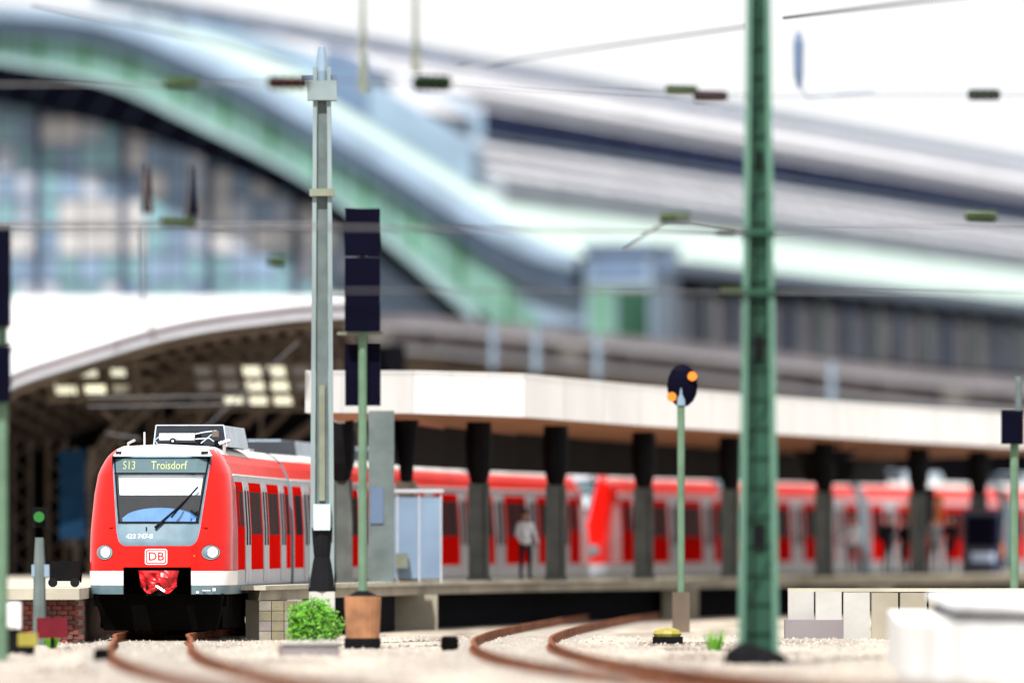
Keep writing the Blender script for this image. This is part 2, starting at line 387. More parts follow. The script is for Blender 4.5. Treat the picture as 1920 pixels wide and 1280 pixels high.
def linz(a, b, n): return [lerp(a, b, k/n) for k in range(n+1)]
def ell(cx, cz, rx, rz, off, n=20, dome=0):
    g = MB(); g.v.append(tuple(S(cx, cz, off+dome)))
    rings = 3
    for r_ in range(1, rings+1):
        for k in range(n):
            t = 2*math.pi*k/n; f = r_/rings
            g.v.append(tuple(S(cx+rx*f*math.cos(t), cz+rz*f*math.sin(t), off+dome*(1-f*f))))
    for k in range(n): g.f.append((0, 1+k, 1+(k+1) % n)); g.m.append(0)
    for r_ in range(rings-1):
        for k in range(n):
            a = 1+r_*n+k; b = 1+r_*n+(k+1) % n; g.f.append((a, a+n, b+n, b)); g.m.append(0)
    return g
def ringm(cx, cz, rx, rz, wd, off, n=24, a0=0, a1=2*math.pi):
    g = MB()
    for k in range(n+1):
        t = lerp(a0, a1, k/n)
        g.v.append(tuple(S(cx+rx*math.cos(t), cz+rz*math.sin(t), off))); g.v.append(tuple(S(cx+(rx+wd)*math.cos(t), cz+(rz+wd)*math.sin(t), off)))
    for k in range(n): g.f.append((2*k, 2*k+1, 2*k+3, 2*k+2)); g.m.append(0)
    return g
def text_on_nose(txt, cx, cz, size, off, matn, name, parent, sx=1, bold=0):
    v, f = text_mb(txt, size, bold); g = MB()
    g.v = [tuple(S(cx+p[0]*sx, cz+p[1], off)) for p in v]; g.f = f; g.m = [0]*len(f)
    return g.build(name, matn, parent, local=True)
def nose_details(parent, full=True):
    b = lambda g, n, m, p=parent: g.build(n, m, p, local=True)
    # windscreen
    z1, z2 = 2.335, 3.345
    ws = b(patch(linz(z1, z2, 8), lambda z: -gb(z)+.01, lambda z: gb(z)-.01, .012), 'windscreen', glassm)
    b(patch(linz(2.93, 3.36, 4), lambda z: -gb(z)+.02, lambda z: gb(z)-.02, -.07), 'sun_blind', 'blind')
    g = MB()                                                       # curved dashboard
    n = 12
    for k in range(n+1):
        x = lerp(-.78, .78, k/n); zt = 2.36+.27*math.sqrt(max(0, 1-(x/.80)**2))
        g.v += [(x, .34+.1, 2.30), (x, .36+.12, zt), (x, 1.2, zt+.02)]
    for k in range(n):
        a = 3*k; g.f += [(a, a+3, a+4, a+1), (a+1, a+4, a+5, a+2)]; g.m += [0, 0]
    b(g, 'dashboard', 'dash')
    b(patch(linz(3.375, 3.665, 3), lambda z: -gb(z)+.01, lambda z: gb(z)-.01, .010), 'destination_display', 'display')
    # black gasket
    g = MB()
    for z_a, z_b in ((2.30, 2.34), (3.345, 3.375), (3.665, 3.69)):
        p = patch([z_a, z_b], lambda z: -gb(z)-.03, lambda z: gb(z)+.03, .016); o = len(g.v); g.v += p.v; g.f += [tuple(o+i for i in f) for f in p.f]; g.m += p.m
    for s_ in (-1, 1):
        p = patch(linz(2.3, 3.69, 8), lambda z: s_*(gb(z)-.012), lambda z: s_*(gb(z)+.022), .016, nx=1); o = len(g.v); g.v += p.v; g.f += [tuple(o+i for i in f) for f in p.f]; g.m += p.m
    b(g, 'windscreen_gasket', 'rubber')
    if full:
        text_on_nose('S13', -.66, 3.52, .25, .018, 'dots', 'display_lettering', parent, .78)
        text_on_nose('Troisdorf', .18, 3.52, .25, .018, 'dots', 'display_lettering', parent, .78)
        text_on_nose('423 747-8', -.38, 2.02, .145, .012, 'white', 'unit_number', parent, .95, .0)
        # wiper
        g = MB(); p0, p1, p2 = S(-.05, 2.19, .05), S(.42, 2.62, .06), S(.74, 2.98, .05)
        g.tube([p0, p1, p2], [.035, .022, .012], 6); b(g, 'wiper_arm', 'rubber')
        g = MB(); g.tube([S(.28, 2.42, .03), S(.55, 2.76, .035), S(.80, 3.06, .03)], .02, 6); b(g, 'wiper_blade', 'rubber')
        g = MB(); g.tube([S(-.24, 2.14, .0), S(-.24, 2.22, .03)], .014, 6).tube([S(.70, 2.37, .0), S(.70, 2.37, .05)], .014, 6); b(g, 'washer_nozzle', 'rubber')
    # headlights
    for cx, rx in ((-1.13, .150), (1.11, .158)):
        h = b(ell(cx, 1.69, rx+.036, .165, .004), 'headlight', 'rubber')
        b(ringm(cx, 1.69, rx+.008, .133, .016, .010), 'headlight_bezel', 'chrome', h)
        s_ = 1 if cx > 0 else -1
        b(ell(cx, 1.69, rx+.004, .130, .008, dome=.03), 'reflector', 'surround', h)
        b(ell(cx+.03, 1.69, .10, .105, .030, dome=.02), 'lens', 'lens' if full else 'skirt', h)
    # logo: white plate, red frame, red letters
    def rrect(cx, cz, w_, h_, r_, off, n=5):
        pts = []
        for qx, qz, a in ((1, 1, 0), (-1, 1, 90), (-1, -1, 180), (1, -1, 270)):
            for k in range(n+1):
                t = R(a+90*k/n); pts.append((cx+qx*(w_-r_)+r_*math.cos(t), cz+qz*(h_-r_)+r_*math.sin(t)))
        g = MB(); g.v = [tuple(S(cx, cz, off))]+[tuple(S(x, z, off)) for x, z in pts]
        m_ = len(pts); g.f = [(0, 1+k, 1+(k+1) % m_) for k in range(m_)]; g.m = [0]*m_; return g
    lg = b(rrect(-.02, 1.60, .235, .165, .05, .006), 'logo_plate', 'white')
    b(rrect(-.02, 1.60, .215, .145, .04, .010), 'logo_frame', 'red', lg)
    b(rrect(-.02, 1.60, .190, .122, .03, .014), 'logo_field', 'white', lg)
    text_on_nose('DB', -.02, 1.60, .25, .018, 'red', 'logo_lettering', lg, 1.05, .004)
    # marker slots and horn ring on the white brow
    for cx in (-.93, .90):
        b(patch([3.77, 3.83], lambda z: cx-.07, lambda z: cx+.07, .006, nx=3), 'marker_slot', 'rubber')
    b(ringm(0, 3.85, .09, .055, .022, .012, a0=R(160), a1=R(350)), 'top_lamp_ring', 'lgrey')
    b(ell(0, 3.85, .08, .05, .01), 'top_lamp', 'white')
    b(ell(.78, 1.62, .018, .018, .006, n=8), 'small_socket', 'yellow')
    g = MB(); g.box(.95, 1.12, .13, .16, .88, .90).box(1.16, 1.22, .22, .25, .88, .94).box(.82, .88, .09, .12, .83, .87)
    b(g, 'skirt_marking', 'white')
    # tarpaulin-covered coupler
    g = MB(); n, m_ = 14, 10
    for j in range(m_+1):
        v_ = j/m_
        for k in range(n+1):
            u_ = k/n*2-1
            wob = .035*math.sin(5*u_+7*v_)+.03*math.sin(11*u_-6*v_)+.02*random.uniform(-1, 1)
            ybase = -.25+.18*u_*u_+wob+.08*abs(v_-.35)
            x = u_*.44*(1-.10*v_-.08*math.sin(3*v_))+.04
            zz = 1.31-.46*v_+.05*math.cos(6*u_)*v_+(.08*u_*u_ if v_ > .8 else 0)
            g.v.append((x, ybase, zz))
    for j in range(m_):
        for k in range(n):
            a = j*(n+1)+k; g.f.append((a, a+1, a+n+2, a+n+1)); g.m.append(0)
    i0 = len(g.v)                                                   # top of the cover, back to the coupler head
    for k in range(n+1): p = g.v[k]; g.v.append((p[0]*.9, .45, 1.27))
    for k in range(n): g.f.append((k, k+1, i0+k+1, i0+k)); g.m.append(0)
    tp = b(g, 'coupler_tarpaulin', 'tarp')
    g = MB(); g.tube([(.02, -.34, .98), (.20, -.40, .87)], .03, 6); b(g, 'coupler_lever', 'chrome')
    g = MB(); g.tube([(0, 1.2, 1.02), (0, -.05, 1.0)], .17, 10).box(-.22, .22, -.12, .1, .78, 1.15); b(g, 'coupler_head', 'black')
    # rail guard and steps
    g = MB(); g.box8([(-1.2, .75, .04), (1.2, .75, .04), (1.2, .95, .04), (-1.2, .95, .04), (-1.38, .45, .82), (1.38, .45, .82), (1.38, .9, .82), (-1.38, .9, .82)])
    g.box(-1.42, -1.3, .7, .95, .55, .82).box(1.30, 1.42, .7, .95, .55, .82); g.box(-1.3, -1.2, 1.0, 6.5, .08, .82).box(1.2, 1.3, 1.0, 6.5, .08, .82).box(-1.2, 1.2, 3, 3.1, .04, .8)  # long side plates and cross plate added to keep the underside black
    b(g, 'rail_guard', 'grime_shade')
glassm = glass_mat('windscreen_glass', (.80, .88, .92), .13)

def side_patch(g, sg, s0, s1, z0, z1, off, th=.03, mi=0):
    zs = [z0]+[z for z in HZ if z0 < z < z1]+[z1]
    for i in range(len(zs)-1):
        a, b_ = zs[i], zs[i+1]; xa, xb = hw(a), hw(b_)
        q = [(sg*(xa-th), s0, a), (sg*(xa+off), s0, a), (sg*(xa+off), s1, a), (sg*(xa-th), s1, a), (sg*(xb-th), s0, b_), (sg*(xb+off), s0, b_), (sg*(xb+off), s1, b_), (sg*(xb-th), s1, b_)]
        g.box8(q, mi)
    return g
CL = 16.25
def car_shell(s0, s1):
    g = MB(); prof = [(hw(z), z) for z in HZ]
    ring = [(x, z) for x, z in prof]+[(0, 3.99)]+[(-x, z) for x, z in reversed(prof)]; n = len(ring)
    for s_ in (s0, s1):
        for x, z in ring: g.v.append((x, s_, z))
    for k in range(n-1):
        zc = (ring[k][1]+ring[k+1][1])/2
        mi = 3 if zc < 1 else 1 if zc < 3.36 else 0 if zc < 3.80 else 2
        g.f.append((k, n+k, n+k+1, k+1)); g.m.append(mi)
    for b0 in (0, n): g.f.append(tuple(b0+k for k in range(n))); g.m.append(3)
    g.f.append((0, n-1, 2*n-1, n)); g.m.append(3)
    return g
MESH = {}
def add_shared(key, mk, mats, name, parent):
    if key not in MESH: MESH[key] = mk().mesh(name, mats)
    o = bpy.data.objects.new(name, MESH[key]); col.objects.link(o); o.parent = parent; return o
def car_sides(body, kind):
    """kind: 'cab' (nose at s=0) or 'mid'"""
    doors = [4.7, 9.35, 14.0] if kind == 'cab' else [2.6, 8.1, 13.6]
    st = 2.2 if kind == 'cab' else .1
    for sg in (1, -1):
        edges = [st]+sum([[d-.72, d+.72] for d in doors], [])+[CL-.1]
        for i in range(0, len(edges), 2):
            a, b_ = edges[i]+.05, edges[i+1]-.05
            if b_-a < .3: continue
            p = add_shared(('pan', sg, round(a, 2), round(b_, 2)), lambda: side_patch(MB(), sg, a, b_, 1.32, 3.2, .008), 'redside', 'side_panel', body)
            wd = b_-a-.5
            if kind == 'cab' and i == 0:
                add_shared(('cabwin', sg), lambda: side_patch(MB(), sg, 2.5, 2.75, 2.25, 3.1, .014), 'window', 'cab_window', p)
                add_shared(('cabwin2', sg), lambda: side_patch(MB(), sg, 3.0, 3.75, 2.25, 3.0, .014), 'window', 'window', p)
            elif wd > .4:
                k = 2 if wd > 1.8 else 1
                for q in range(k):
                    w0 = a+.25+q*wd/k; w1 = w0+wd/k-(.12 if k > 1 else 0)
                    add_shared(('win', sg, round(w0, 2), round(w1, 2)), lambda: side_patch(MB(), sg, w0, w1, 2.08, 3.0, .014), 'window', 'window', p)
        for d in doors:
            for h in (-1, 1):
                a, b_ = (d-.65, d-.02) if h < 0 else (d+.02, d+.65)
                p = add_shared(('door', sg, d, h), lambda: side_patch(MB(), sg, a, b_, 1.05, 3.22, .02), 'lgrey', 'door_leaf', body)
                add_shared(('dwin', sg, d, h), lambda: side_patch(MB(), sg, a+.14, b_-.14, 1.85, 3.02, .026), 'window', 'door_window', p)
            add_shared(('seal', sg, d), lambda: side_patch(MB(), sg, d-.02, d+.02, 1.05, 3.22, .004), 'rubber', 'door_seal', body)
        # faint seams along the side and roof edge
        add_shared(('gutter', sg, kind), lambda: side_patch(MB(), sg, st, CL, 3.33, 3.365, .015), 'white', 'gutter_rail', body)
def bogie(body, yc):
    g = MB()
    for s_ in (-1, 1):
        g.box(s_*1.0-.06, s_*1.0+.06, yc-1.6, yc+1.6, .42, .62)
        for dy in (-1.1, 1.1): g.tube([(s_*.70, yc+dy, .43), (s_*.84, yc+dy, .43)], .425, 20); g.box(s_*1.0-.12, s_*1.0+.12, yc+dy-.16, yc+dy+.16, .3, .6)
    for dy in (-1.1, 1.1): g.tube([(-.8, yc+dy, .43), (.8, yc+dy, .43)], .09, 8)
    g.box(-1.0, 1.0, yc-.3, yc+.3, .35, .75)
    g.build('bogie', 'grime_shade', body, local=True)
def make_car(train, t0, kind, flip=False, detail=False, roof=True):
    """front of the car at path parameter t0, runs towards larger t (or reversed when flip)"""
    t1 = t0+CL
    a, b_ = path(t0), path(t0+CL*math.cos(heading(t0+8)))
    if flip: a, b_ = b_, a
    d = (b_-a).normalized(); ang = math.atan2(-d.x, d.y)
    body = car_shell(NL if kind == 'cab' else 0, CL).build('car_body', ['redroof', 'lgrey', 'roofgrey', 'skirt'], train, local=True)
    o = ORG[train.name]; body.location = (a.x-o[0], a.y-o[1], a.z-o[2]); body.rotation_euler = (0, 0, ang)
    car_sides(body, kind)
    bogie(body, 3.4 if kind == 'cab' else .9)
    if kind == 'cab': bogie(body, CL-1.2)
    g = MB(); g.box(-1.25, 1.25, 1.0, CL-.5, .28, .82); g.build('underframe_equipment', 'grime_shade', body, local=True)
    g = MB(); g.box(-1.2, 1.2, CL-.02, CL+.62, .95, 3.75); g.build('gangway_bellows', 'rubber', body, local=True)
    if roof:
        g = MB(); r0, r1 = (6.5, 11.5) if kind == 'mid' else (9.5, 13.0)
        zt = 4.32; x_ = .76
        g.box8([(-x_, r0, 3.95), (x_, r0, 3.95), (x_, r1, 3.95), (-x_, r1, 3.95), (-x_+.08, r0+.15, zt), (x_-.08, r0+.15, zt), (x_-.08, r1-.15, zt), (-x_+.08, r1-.15, zt)])
        for i, f in enumerate(g.f): pass
        g.m = [0, 0, 0, 1, 0, 1]  # pale sides: sky light put into the colour
        rb = g.build('roof_box', ['roofbox', 'boxside'], body, local=True)
        g = MB(); g.box(-.5, .3, r0+.5, r1-.5, zt, zt+.04); g.build('roof_hatch', 'boxside', rb, local=True)
    if kind == 'cab':
        n = nose(body, detail); nose_details(n, detail)
    return body

tr = thing('commuter_train', tuple(path(0)), 'red electric commuter train with white-lit headlights, DB logo and Troisdorf display', 'train', 'red commuter train units')
cab = make_car(tr, 0, 'cab', detail=True, roof=False)
# pantograph housing and roof gear of the leading car
g = MB(); z0, z1 = 3.96, 4.42
g.box8([(-.42, 3.6, z0), (1.16, 3.6, z0), (1.20, 8.6, z0), (-.42, 8.6, z0), (-.38, 3.75, z1), (1.08, 3.75, z1), (1.12, 8.4, z1), (-.38, 8.4, z1)]); g.m = [0, 0, 0, 1, 0, 1]  # sides painted pale blue as if lit by the sky
rb = g.build('roof_box', ['roofbox', 'boxside'], cab, local=True)
g = MB()
for a, b_ in (((-.38, 3.74, z1), (1.08, 3.74, z1)), ((-.42, 3.58, z0), (-.38, 3.73, z1)), ((1.16, 3.58, z0), (1.08, 3.73, z1))): g.tube([a, b_], .014, 5)
g.build('box_edge_trim', 'boxside', rb, local=True)
g = MB(); g.tube([(-.28, 3.45, 4.17), (.48, 3.45, 4.17)], .075, 12); g.build('air_cylinder', 'white', rb, local=True)
g = MB(); g.tube([(.02, 3.35, 4.08), (.02, 3.30, 4.08)], .065, 12); g.build('cylinder_gauge', 'black', rb, local=True); MB().box(.5, .62, 3.4, 3.5, 4.05, 4.24).build('valve_box', 'black', rb, local=True)
g = MB(); g.tube([(.02, 3.29, 4.08), (.02, 3.28, 4.08)], .028, 10)
g.build('gauge_centre', 'boxside', rb, local=True)
for pp in ([(.45, 3.4, 4.22), (.70, 3.4, 4.27), (.95, 3.4, 4.30), (.98, 3.4, 4.2)], [(.5, 3.4, 4.12), (.8, 3.4, 4.14), (.9, 3.4, 4.07)], [(.62, 3.4, 4.03), (.85, 3.4, 4.22)], [(-.32, 3.4, 4.02), (-.38, 3.4, 4.1), (-.28, 3.4, 4.17)]):
    MB().tube(pp, .013, 6).build('pipe', 'boxside', rb, local=True)
g = MB(); g.box(.86, 1.0, 3.38, 3.5, 4.17, 4.30); g.build('valve_block', 'cofbrown', rb, local=True)
g = MB(); g.tube([(-.52, 2.6, 3.96), (-.52, 2.6, 4.26)], .018, 6); g.build('antenna', 'white', cab, local=True)
g = MB(); g.tube([(-.85, 2.4, 3.94), (-.85, 2.4, 4.02), (-.72, 2.5, 4.09)], .03, 6); g.build('roof_horn', 'chrome', cab, local=True)
g = MB(); g.tube([(1.16, 3.0, 3.80), (1.16, 3.0, 4.0)], .035, 6).tube([(1.05, 3.0, 4.02), (1.28, 3.0, 4.08)], .04, 6); g.build('roof_insulator', 'chrome', cab, local=True)
for yy in (10.2, 12.8): 
    g = MB(); g.box(.35, .85, yy, yy+1.2, 3.94, 4.02); g.build('roof_hatch', 'lgrey', cab, local=True)
make_car(tr, 16.85, 'mid'); make_car(tr, 33.7, 'mid')
make_car(tr, 50.5, 'cab', flip=True)
tr2 = thing('commuter_train', tuple(path(67.8)), 'second red commuter train unit coupled behind, mostly seen between canopy columns', 'train', 'red commuter train units')
make_car(tr2, 67.7, 'cab'); make_car(tr2, 84.6, 'mid'); make_car(tr2, 101.4, 'mid'); make_car(tr2, 118.2, 'cab', flip=True)

# ---------------------------------------------------------------- main platform
def train_side(t, off=.14):
    h = heading(t); p = path(t); return Vector((p.x+math.cos(h)*(1.51+off), p.y-math.sin(h)*(1.51+off), 0))
FP = [488, 600, 800, 1000, 1250, 1500, 1930, 2100]; FD = [183, 191, 205, 218, 232, 246, 262, 268]
def front(px, add=0):
    d = interp(px, FP, FD)+add; return Vector(((px-960)*d/FPX, d, 0))
fr = [front(p) for p in FP]; bk = [train_side(t) for t in range(4, 124, 8)]
pl = thing('station_platform', (fr[0].x, fr[0].y, 0), 'long concrete island platform beside the red train with a dark void below', 'platform')
MB().prism([(p.x, p.y) for p in fr]+[(p.x, p.y) for p in reversed(bk)], .66, .94).build('platform_slab', 'beige', pl)
g = MB()
for a, b_ in zip(fr[:-1], fr[1:]):
    d = (b_-a); n_ = max(1, int(d.length/2.4))
    for k in range(n_):
        p, q = a+d*(k/n_), a+d*((k+.985)/n_); nn = Vector((d.y, -d.x, 0)).normalized()*.12
        MB().box8([(p.x+nn.x, p.y+nn.y, .88), (q.x+nn.x, q.y+nn.y, .88), (q.x-nn.x*4, q.y-nn.y*4, .88), (p.x-nn.x*4, p.y-nn.y*4, .88),
                   (p.x+nn.x, p.y+nn.y, .975), (q.x+nn.x, q.y+nn.y, .975), (q.x-nn.x*4, q.y-nn.y*4, .975), (p.x-nn.x*4, p.y-nn.y*4, .975)]).build('edge_stone', 'slab', pl)
g = MB()
ins = [front(px, 3.0) for px in FP[2:]]
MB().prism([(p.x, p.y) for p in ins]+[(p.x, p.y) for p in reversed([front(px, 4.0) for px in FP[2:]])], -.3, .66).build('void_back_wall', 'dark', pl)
for px, wd, dd in ((514, 2.2*.33, 1.2), (780, .62, .7), (1275, .6, .7), (1640, .6, .7)):
    c = front(px, dd); 
    MB().box(c.x-wd/1.2, c.x+wd/1.2, c.y-.5, c.y+.6, -.22, .66).build('support_pier', 'beige', pl)
# end face near the train (masonry blocks)
c = front(488)
for j in range(4):
    for k in range(5):
        MB().box(c.x-.02+k*.27, c.x+.235+k*.27, c.y-.1, c.y+.4, -.2+j*.215, -.2+j*.215+.2).build('block', ('stoneA', 'stoneB', 'stoneC')[(j*5+k*k+j*k) % 3], pl)
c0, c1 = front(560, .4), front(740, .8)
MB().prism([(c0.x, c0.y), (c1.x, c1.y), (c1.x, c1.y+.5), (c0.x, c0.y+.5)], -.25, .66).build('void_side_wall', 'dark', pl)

# canopy
CP = [[572, 198, 4.92, 5.90], [775, 206, 5.02, 6.06], [985, 212, 5.02, 6.10], [1200, 224, 4.98, 6.05], [1400, 235, 4.95, 6.0], [1650, 249, 4.9, 5.95], [1960, 265, 4.82, 5.9], [2100, 272, 4.8, 5.85]]
cf = [Vector(((a-960)*b_/FPX, b_, 0)) for a, b_, _, _ in CP]
cn = thing('platform_canopy', (cf[0].x, cf[0].y, .97), 'long white platform canopy with tan underside above the red train', 'canopy')
ts = [22, 26, 38, 50, 62, 76, 92, 100]
cb = [train_side(t, .5) for t in ts]
g = MB(); N = len(cf)
for i in range(N-1):
    a, b_, c, d = cf[i], cf[i+1], cb[i+1], cb[i]; za, zb = CP[i][2]+.06, CP[i+1][2]+.06; ta, tb_ = CP[i][3]-.3, CP[i+1][3]-.3
    g.face([(a.x, a.y+.2, za), (b_.x, b_.y+.2, zb), (c.x, c.y, zb-.22), (d.x, d.y, za-.22)])
g.build('soffit', 'soffit', cn)
g = MB()
for i in range(N-1):
    a, b_, c, d = cf[i], cf[i+1], cb[i+1], cb[i]
    g.face([(a.x, a.y+.3, CP[i][3]-.05), (b_.x, b_.y+.3, CP[i+1][3]-.05), (c.x, c.y, CP[i+1][2]), (d.x, d.y, CP[i][2])])
    g.face([(d.x, d.y, CP[i][2]-.2), (c.x, c.y, CP[i+1][2]-.2), (c.x, c.y, CP[i+1][2]), (d.x, d.y, CP[i][2])])
g.face([(cf[0].x, cf[0].y+.1, CP[0][2]), (cf[0].x, cf[0].y+.1, CP[0][3]), (cb[0].x, cb[0].y, CP[0][2]), (cb[0].x, cb[0].y, CP[0][2]-.2)])
g.build('roof_sheet', 'roofgrey', cn)
cv = [train_side(t, 1.0) for t in ts]
for i in range(1, N-1):
    a, b_ = cv[i], cv[i+1]; MB().box8([(a.x, a.y, 3.80), (b_.x, b_.y, 3.80), (b_.x, b_.y+.15, 3.80), (a.x, a.y+.15, 3.80), (a.x, a.y, 4.86), (b_.x, b_.y, 4.80), (b_.x, b_.y+.15, 4.80), (a.x, a.y+.15, 4.86)]).build('added_valance', 'black', cn)  # black valance added to darken the band above the train
for i in range(N-1):                                                # fascia boards, three lengths per bay
    a, b_ = cf[i], cf[i+1]
    for k in range(3):
        u, v_ = k/3, (k+.992)/3; p, q = a.lerp(b_, u), a.lerp(b_, v_)
        z00, z01, z10, z11 = lerp(CP[i][2], CP[i+1][2], u), lerp(CP[i][2], CP[i+1][2], v_), lerp(CP[i][3], CP[i+1][3], u), lerp(CP[i][3], CP[i+1][3], v_)
        MB().box8([(p.x, p.y, z00), (q.x, q.y, z01), (q.x, q.y+.1, z01), (p.x, p.y+.1, z00), (p.x, p.y+.35, z10), (q.x, q.y+.35, z11), (q.x, q.y+.45, z11), (p.x, p.y+.45, z10)]).build('fascia_board', 'canopytop', cn)
colpx = [640, 762, 898, 1042, 1207, 1370, 1545, 1722, 1835]
for i, px in enumerate(colpx):
    d = interp(px, [c[0] for c in CP], [c[1] for c in CP])+2.6; x = (px-960)*d/FPX; s_ = d/FPX
    zt = interp(px, [c[0] for c in CP], [c[2] for c in CP])-.12
    g = MB(); wd = .20
    g.box(x-wd, x+wd, d-.12, d+.12, .95, 3.4).box(x-wd-.06, x-wd+.04, d-.2, d+.2, .95, 3.4).box(x+wd-.04, x+wd+.06, d-.2, d+.2, .95, 3.4).box(x-.3, x+.3, d-.3, d+.3, .94, 1.05)
    o = g.build('column', 'colgrey' if i not in (1,) else 'beige', cn)
    g = MB(); g.tube([(x, d, 3.38), (x, d, 3.8), (x, d, 4.4), (x, d, zt)], [.20, .31, .34, .30] if i != 1 else [.15, .18, .26, .30], 10); g.build('flared_head', 'black', o)
    if i == 6:
        g = MB(); g.box8([(x-.1, d-.05, 4.0), (x+.1, d-.05, 4.0), (x+.1, d+.1, 4.0), (x-.1, d+.1, 4.0), (x-.9, d-.05, 4.55), (x+1.0, d-.05, 4.55), (x+1.0, d+.1, 4.55), (x-.9, d+.1, 4.55)]); g.build('bracket', 'black', o)
# departure board and other platform things
def at_plat(px, add=2.0): 
    v = front(px, add); v.z = .945; return v
c = at_plat(1545, 2.2)
e = thing('departure_board', (c.x, c.y-1.0, 3.6), 'black departure board hanging beneath the canopy right of the green mast', 'sign')
g = MB(); g.box8([(c.x-.55, c.y-1.1, 3.65), (c.x+.75, c.y-1.1, 3.65), (c.x+.75, c.y-.8, 3.65), (c.x-.55, c.y-.8, 3.65), (c.x-.75, c.y-1.1, 4.3), (c.x+.85, c.y-1.1, 4.3), (c.x+.85, c.y-.8, 4.3), (c.x-.75, c.y-.8, 4.3)]); g.build('board_case', 'black', e)
for q in (-.3, .4): MB().tube([(c.x+q, c.y-.95, 4.3), (c.x+q, c.y-.95, 4.85)], .04).build('hanger', 'black', e)
c = at_plat(1840, 2.0)
e = thing('ticket_cabinet', tuple(c), 'dark blue platform cabinet with pale blue label strip near right edge', 'cabinet')
MB().box(c.x-.58, c.x+.58, c.y-.4, c.y+.4, .945, 2.95).build('cabinet_body', 'kiosk', e)
MB().box(c.x-.33, c.x+.38, c.y-.425, c.y-.40, 1.35, 1.62).build('label_strip', 'signwhite', e)
MB().box(c.x-.5, c.x+.5, c.y-.42, c.y-.40, 1.8, 2.75).build('screen_panel', 'navy', e)
MB().box(c.x+.60, c.x+.66, c.y-.38, c.y-.1, 1.5, 1.9).build('side_panel', 'orange', e)
c = at_plat(1735, 4.6)
e = thing('orange_notice_frame', (c.x, c.y, .945), 'dark notice case with orange edges beside cabinet under the canopy', 'sign')
MB().box(c.x-.28, c.x+.28, c.y-.08, c.y+.08, 2.3, 3.6).build('case', 'navy', e)
for s_ in (-1, 1):
    MB().box(c.x+s_*.42-.12, c.x+s_*.42+.12, c.y-.06, c.y+.06, 2.5, 3.4).build('edge_panel', 'orange', e)
MB().tube([(c.x, c.y, .945), (c.x, c.y, 2.3)], .06).build('post', 'black', e)
c = at_plat(715, 1.6)
e = thing('information_column', tuple(c), 'pale blue grey information column by the rusty drum, below the signals', 'information board')
MB().box(c.x-.3, c.x+.3, c.y-.15, c.y+.15, .945, 5.0).build('column_body', 'webgrey', e)
MB().box(c.x-.26, c.x+.05, c.y-.18, c.y-.15, 2.35, 3.2).build('dark_panel', 'bluegrey', e)
c = at_plat(765, 1.4)
e = thing('glass_shelter', tuple(c), 'pale grey glazed platform shelter left of the first canopy columns', 'shelter')
for k in range(3):
    MB().box(c.x-.75+k*.52, c.x-.27+k*.52, c.y-.02, c.y+.02, 1.05, 3.0).build('glass_panel', 'paneB', e)
for k in range(4): MB().box(c.x-.79+k*.52, c.x-.75+k*.52, c.y-.05, c.y+.05, .945, 3.1).build('frame_post', 'lgrey', e)
MB().box(c.x-.85, c.x+.85, c.y-.1, c.y+.9, 3.1, 3.18).build('shelter_roof', 'lgrey', e)
MB().box(c.x-.3, c.x+.0, c.y-.35, c.y-.1, 1.3, 1.65).build('litter_bin', 'mastcore', e)

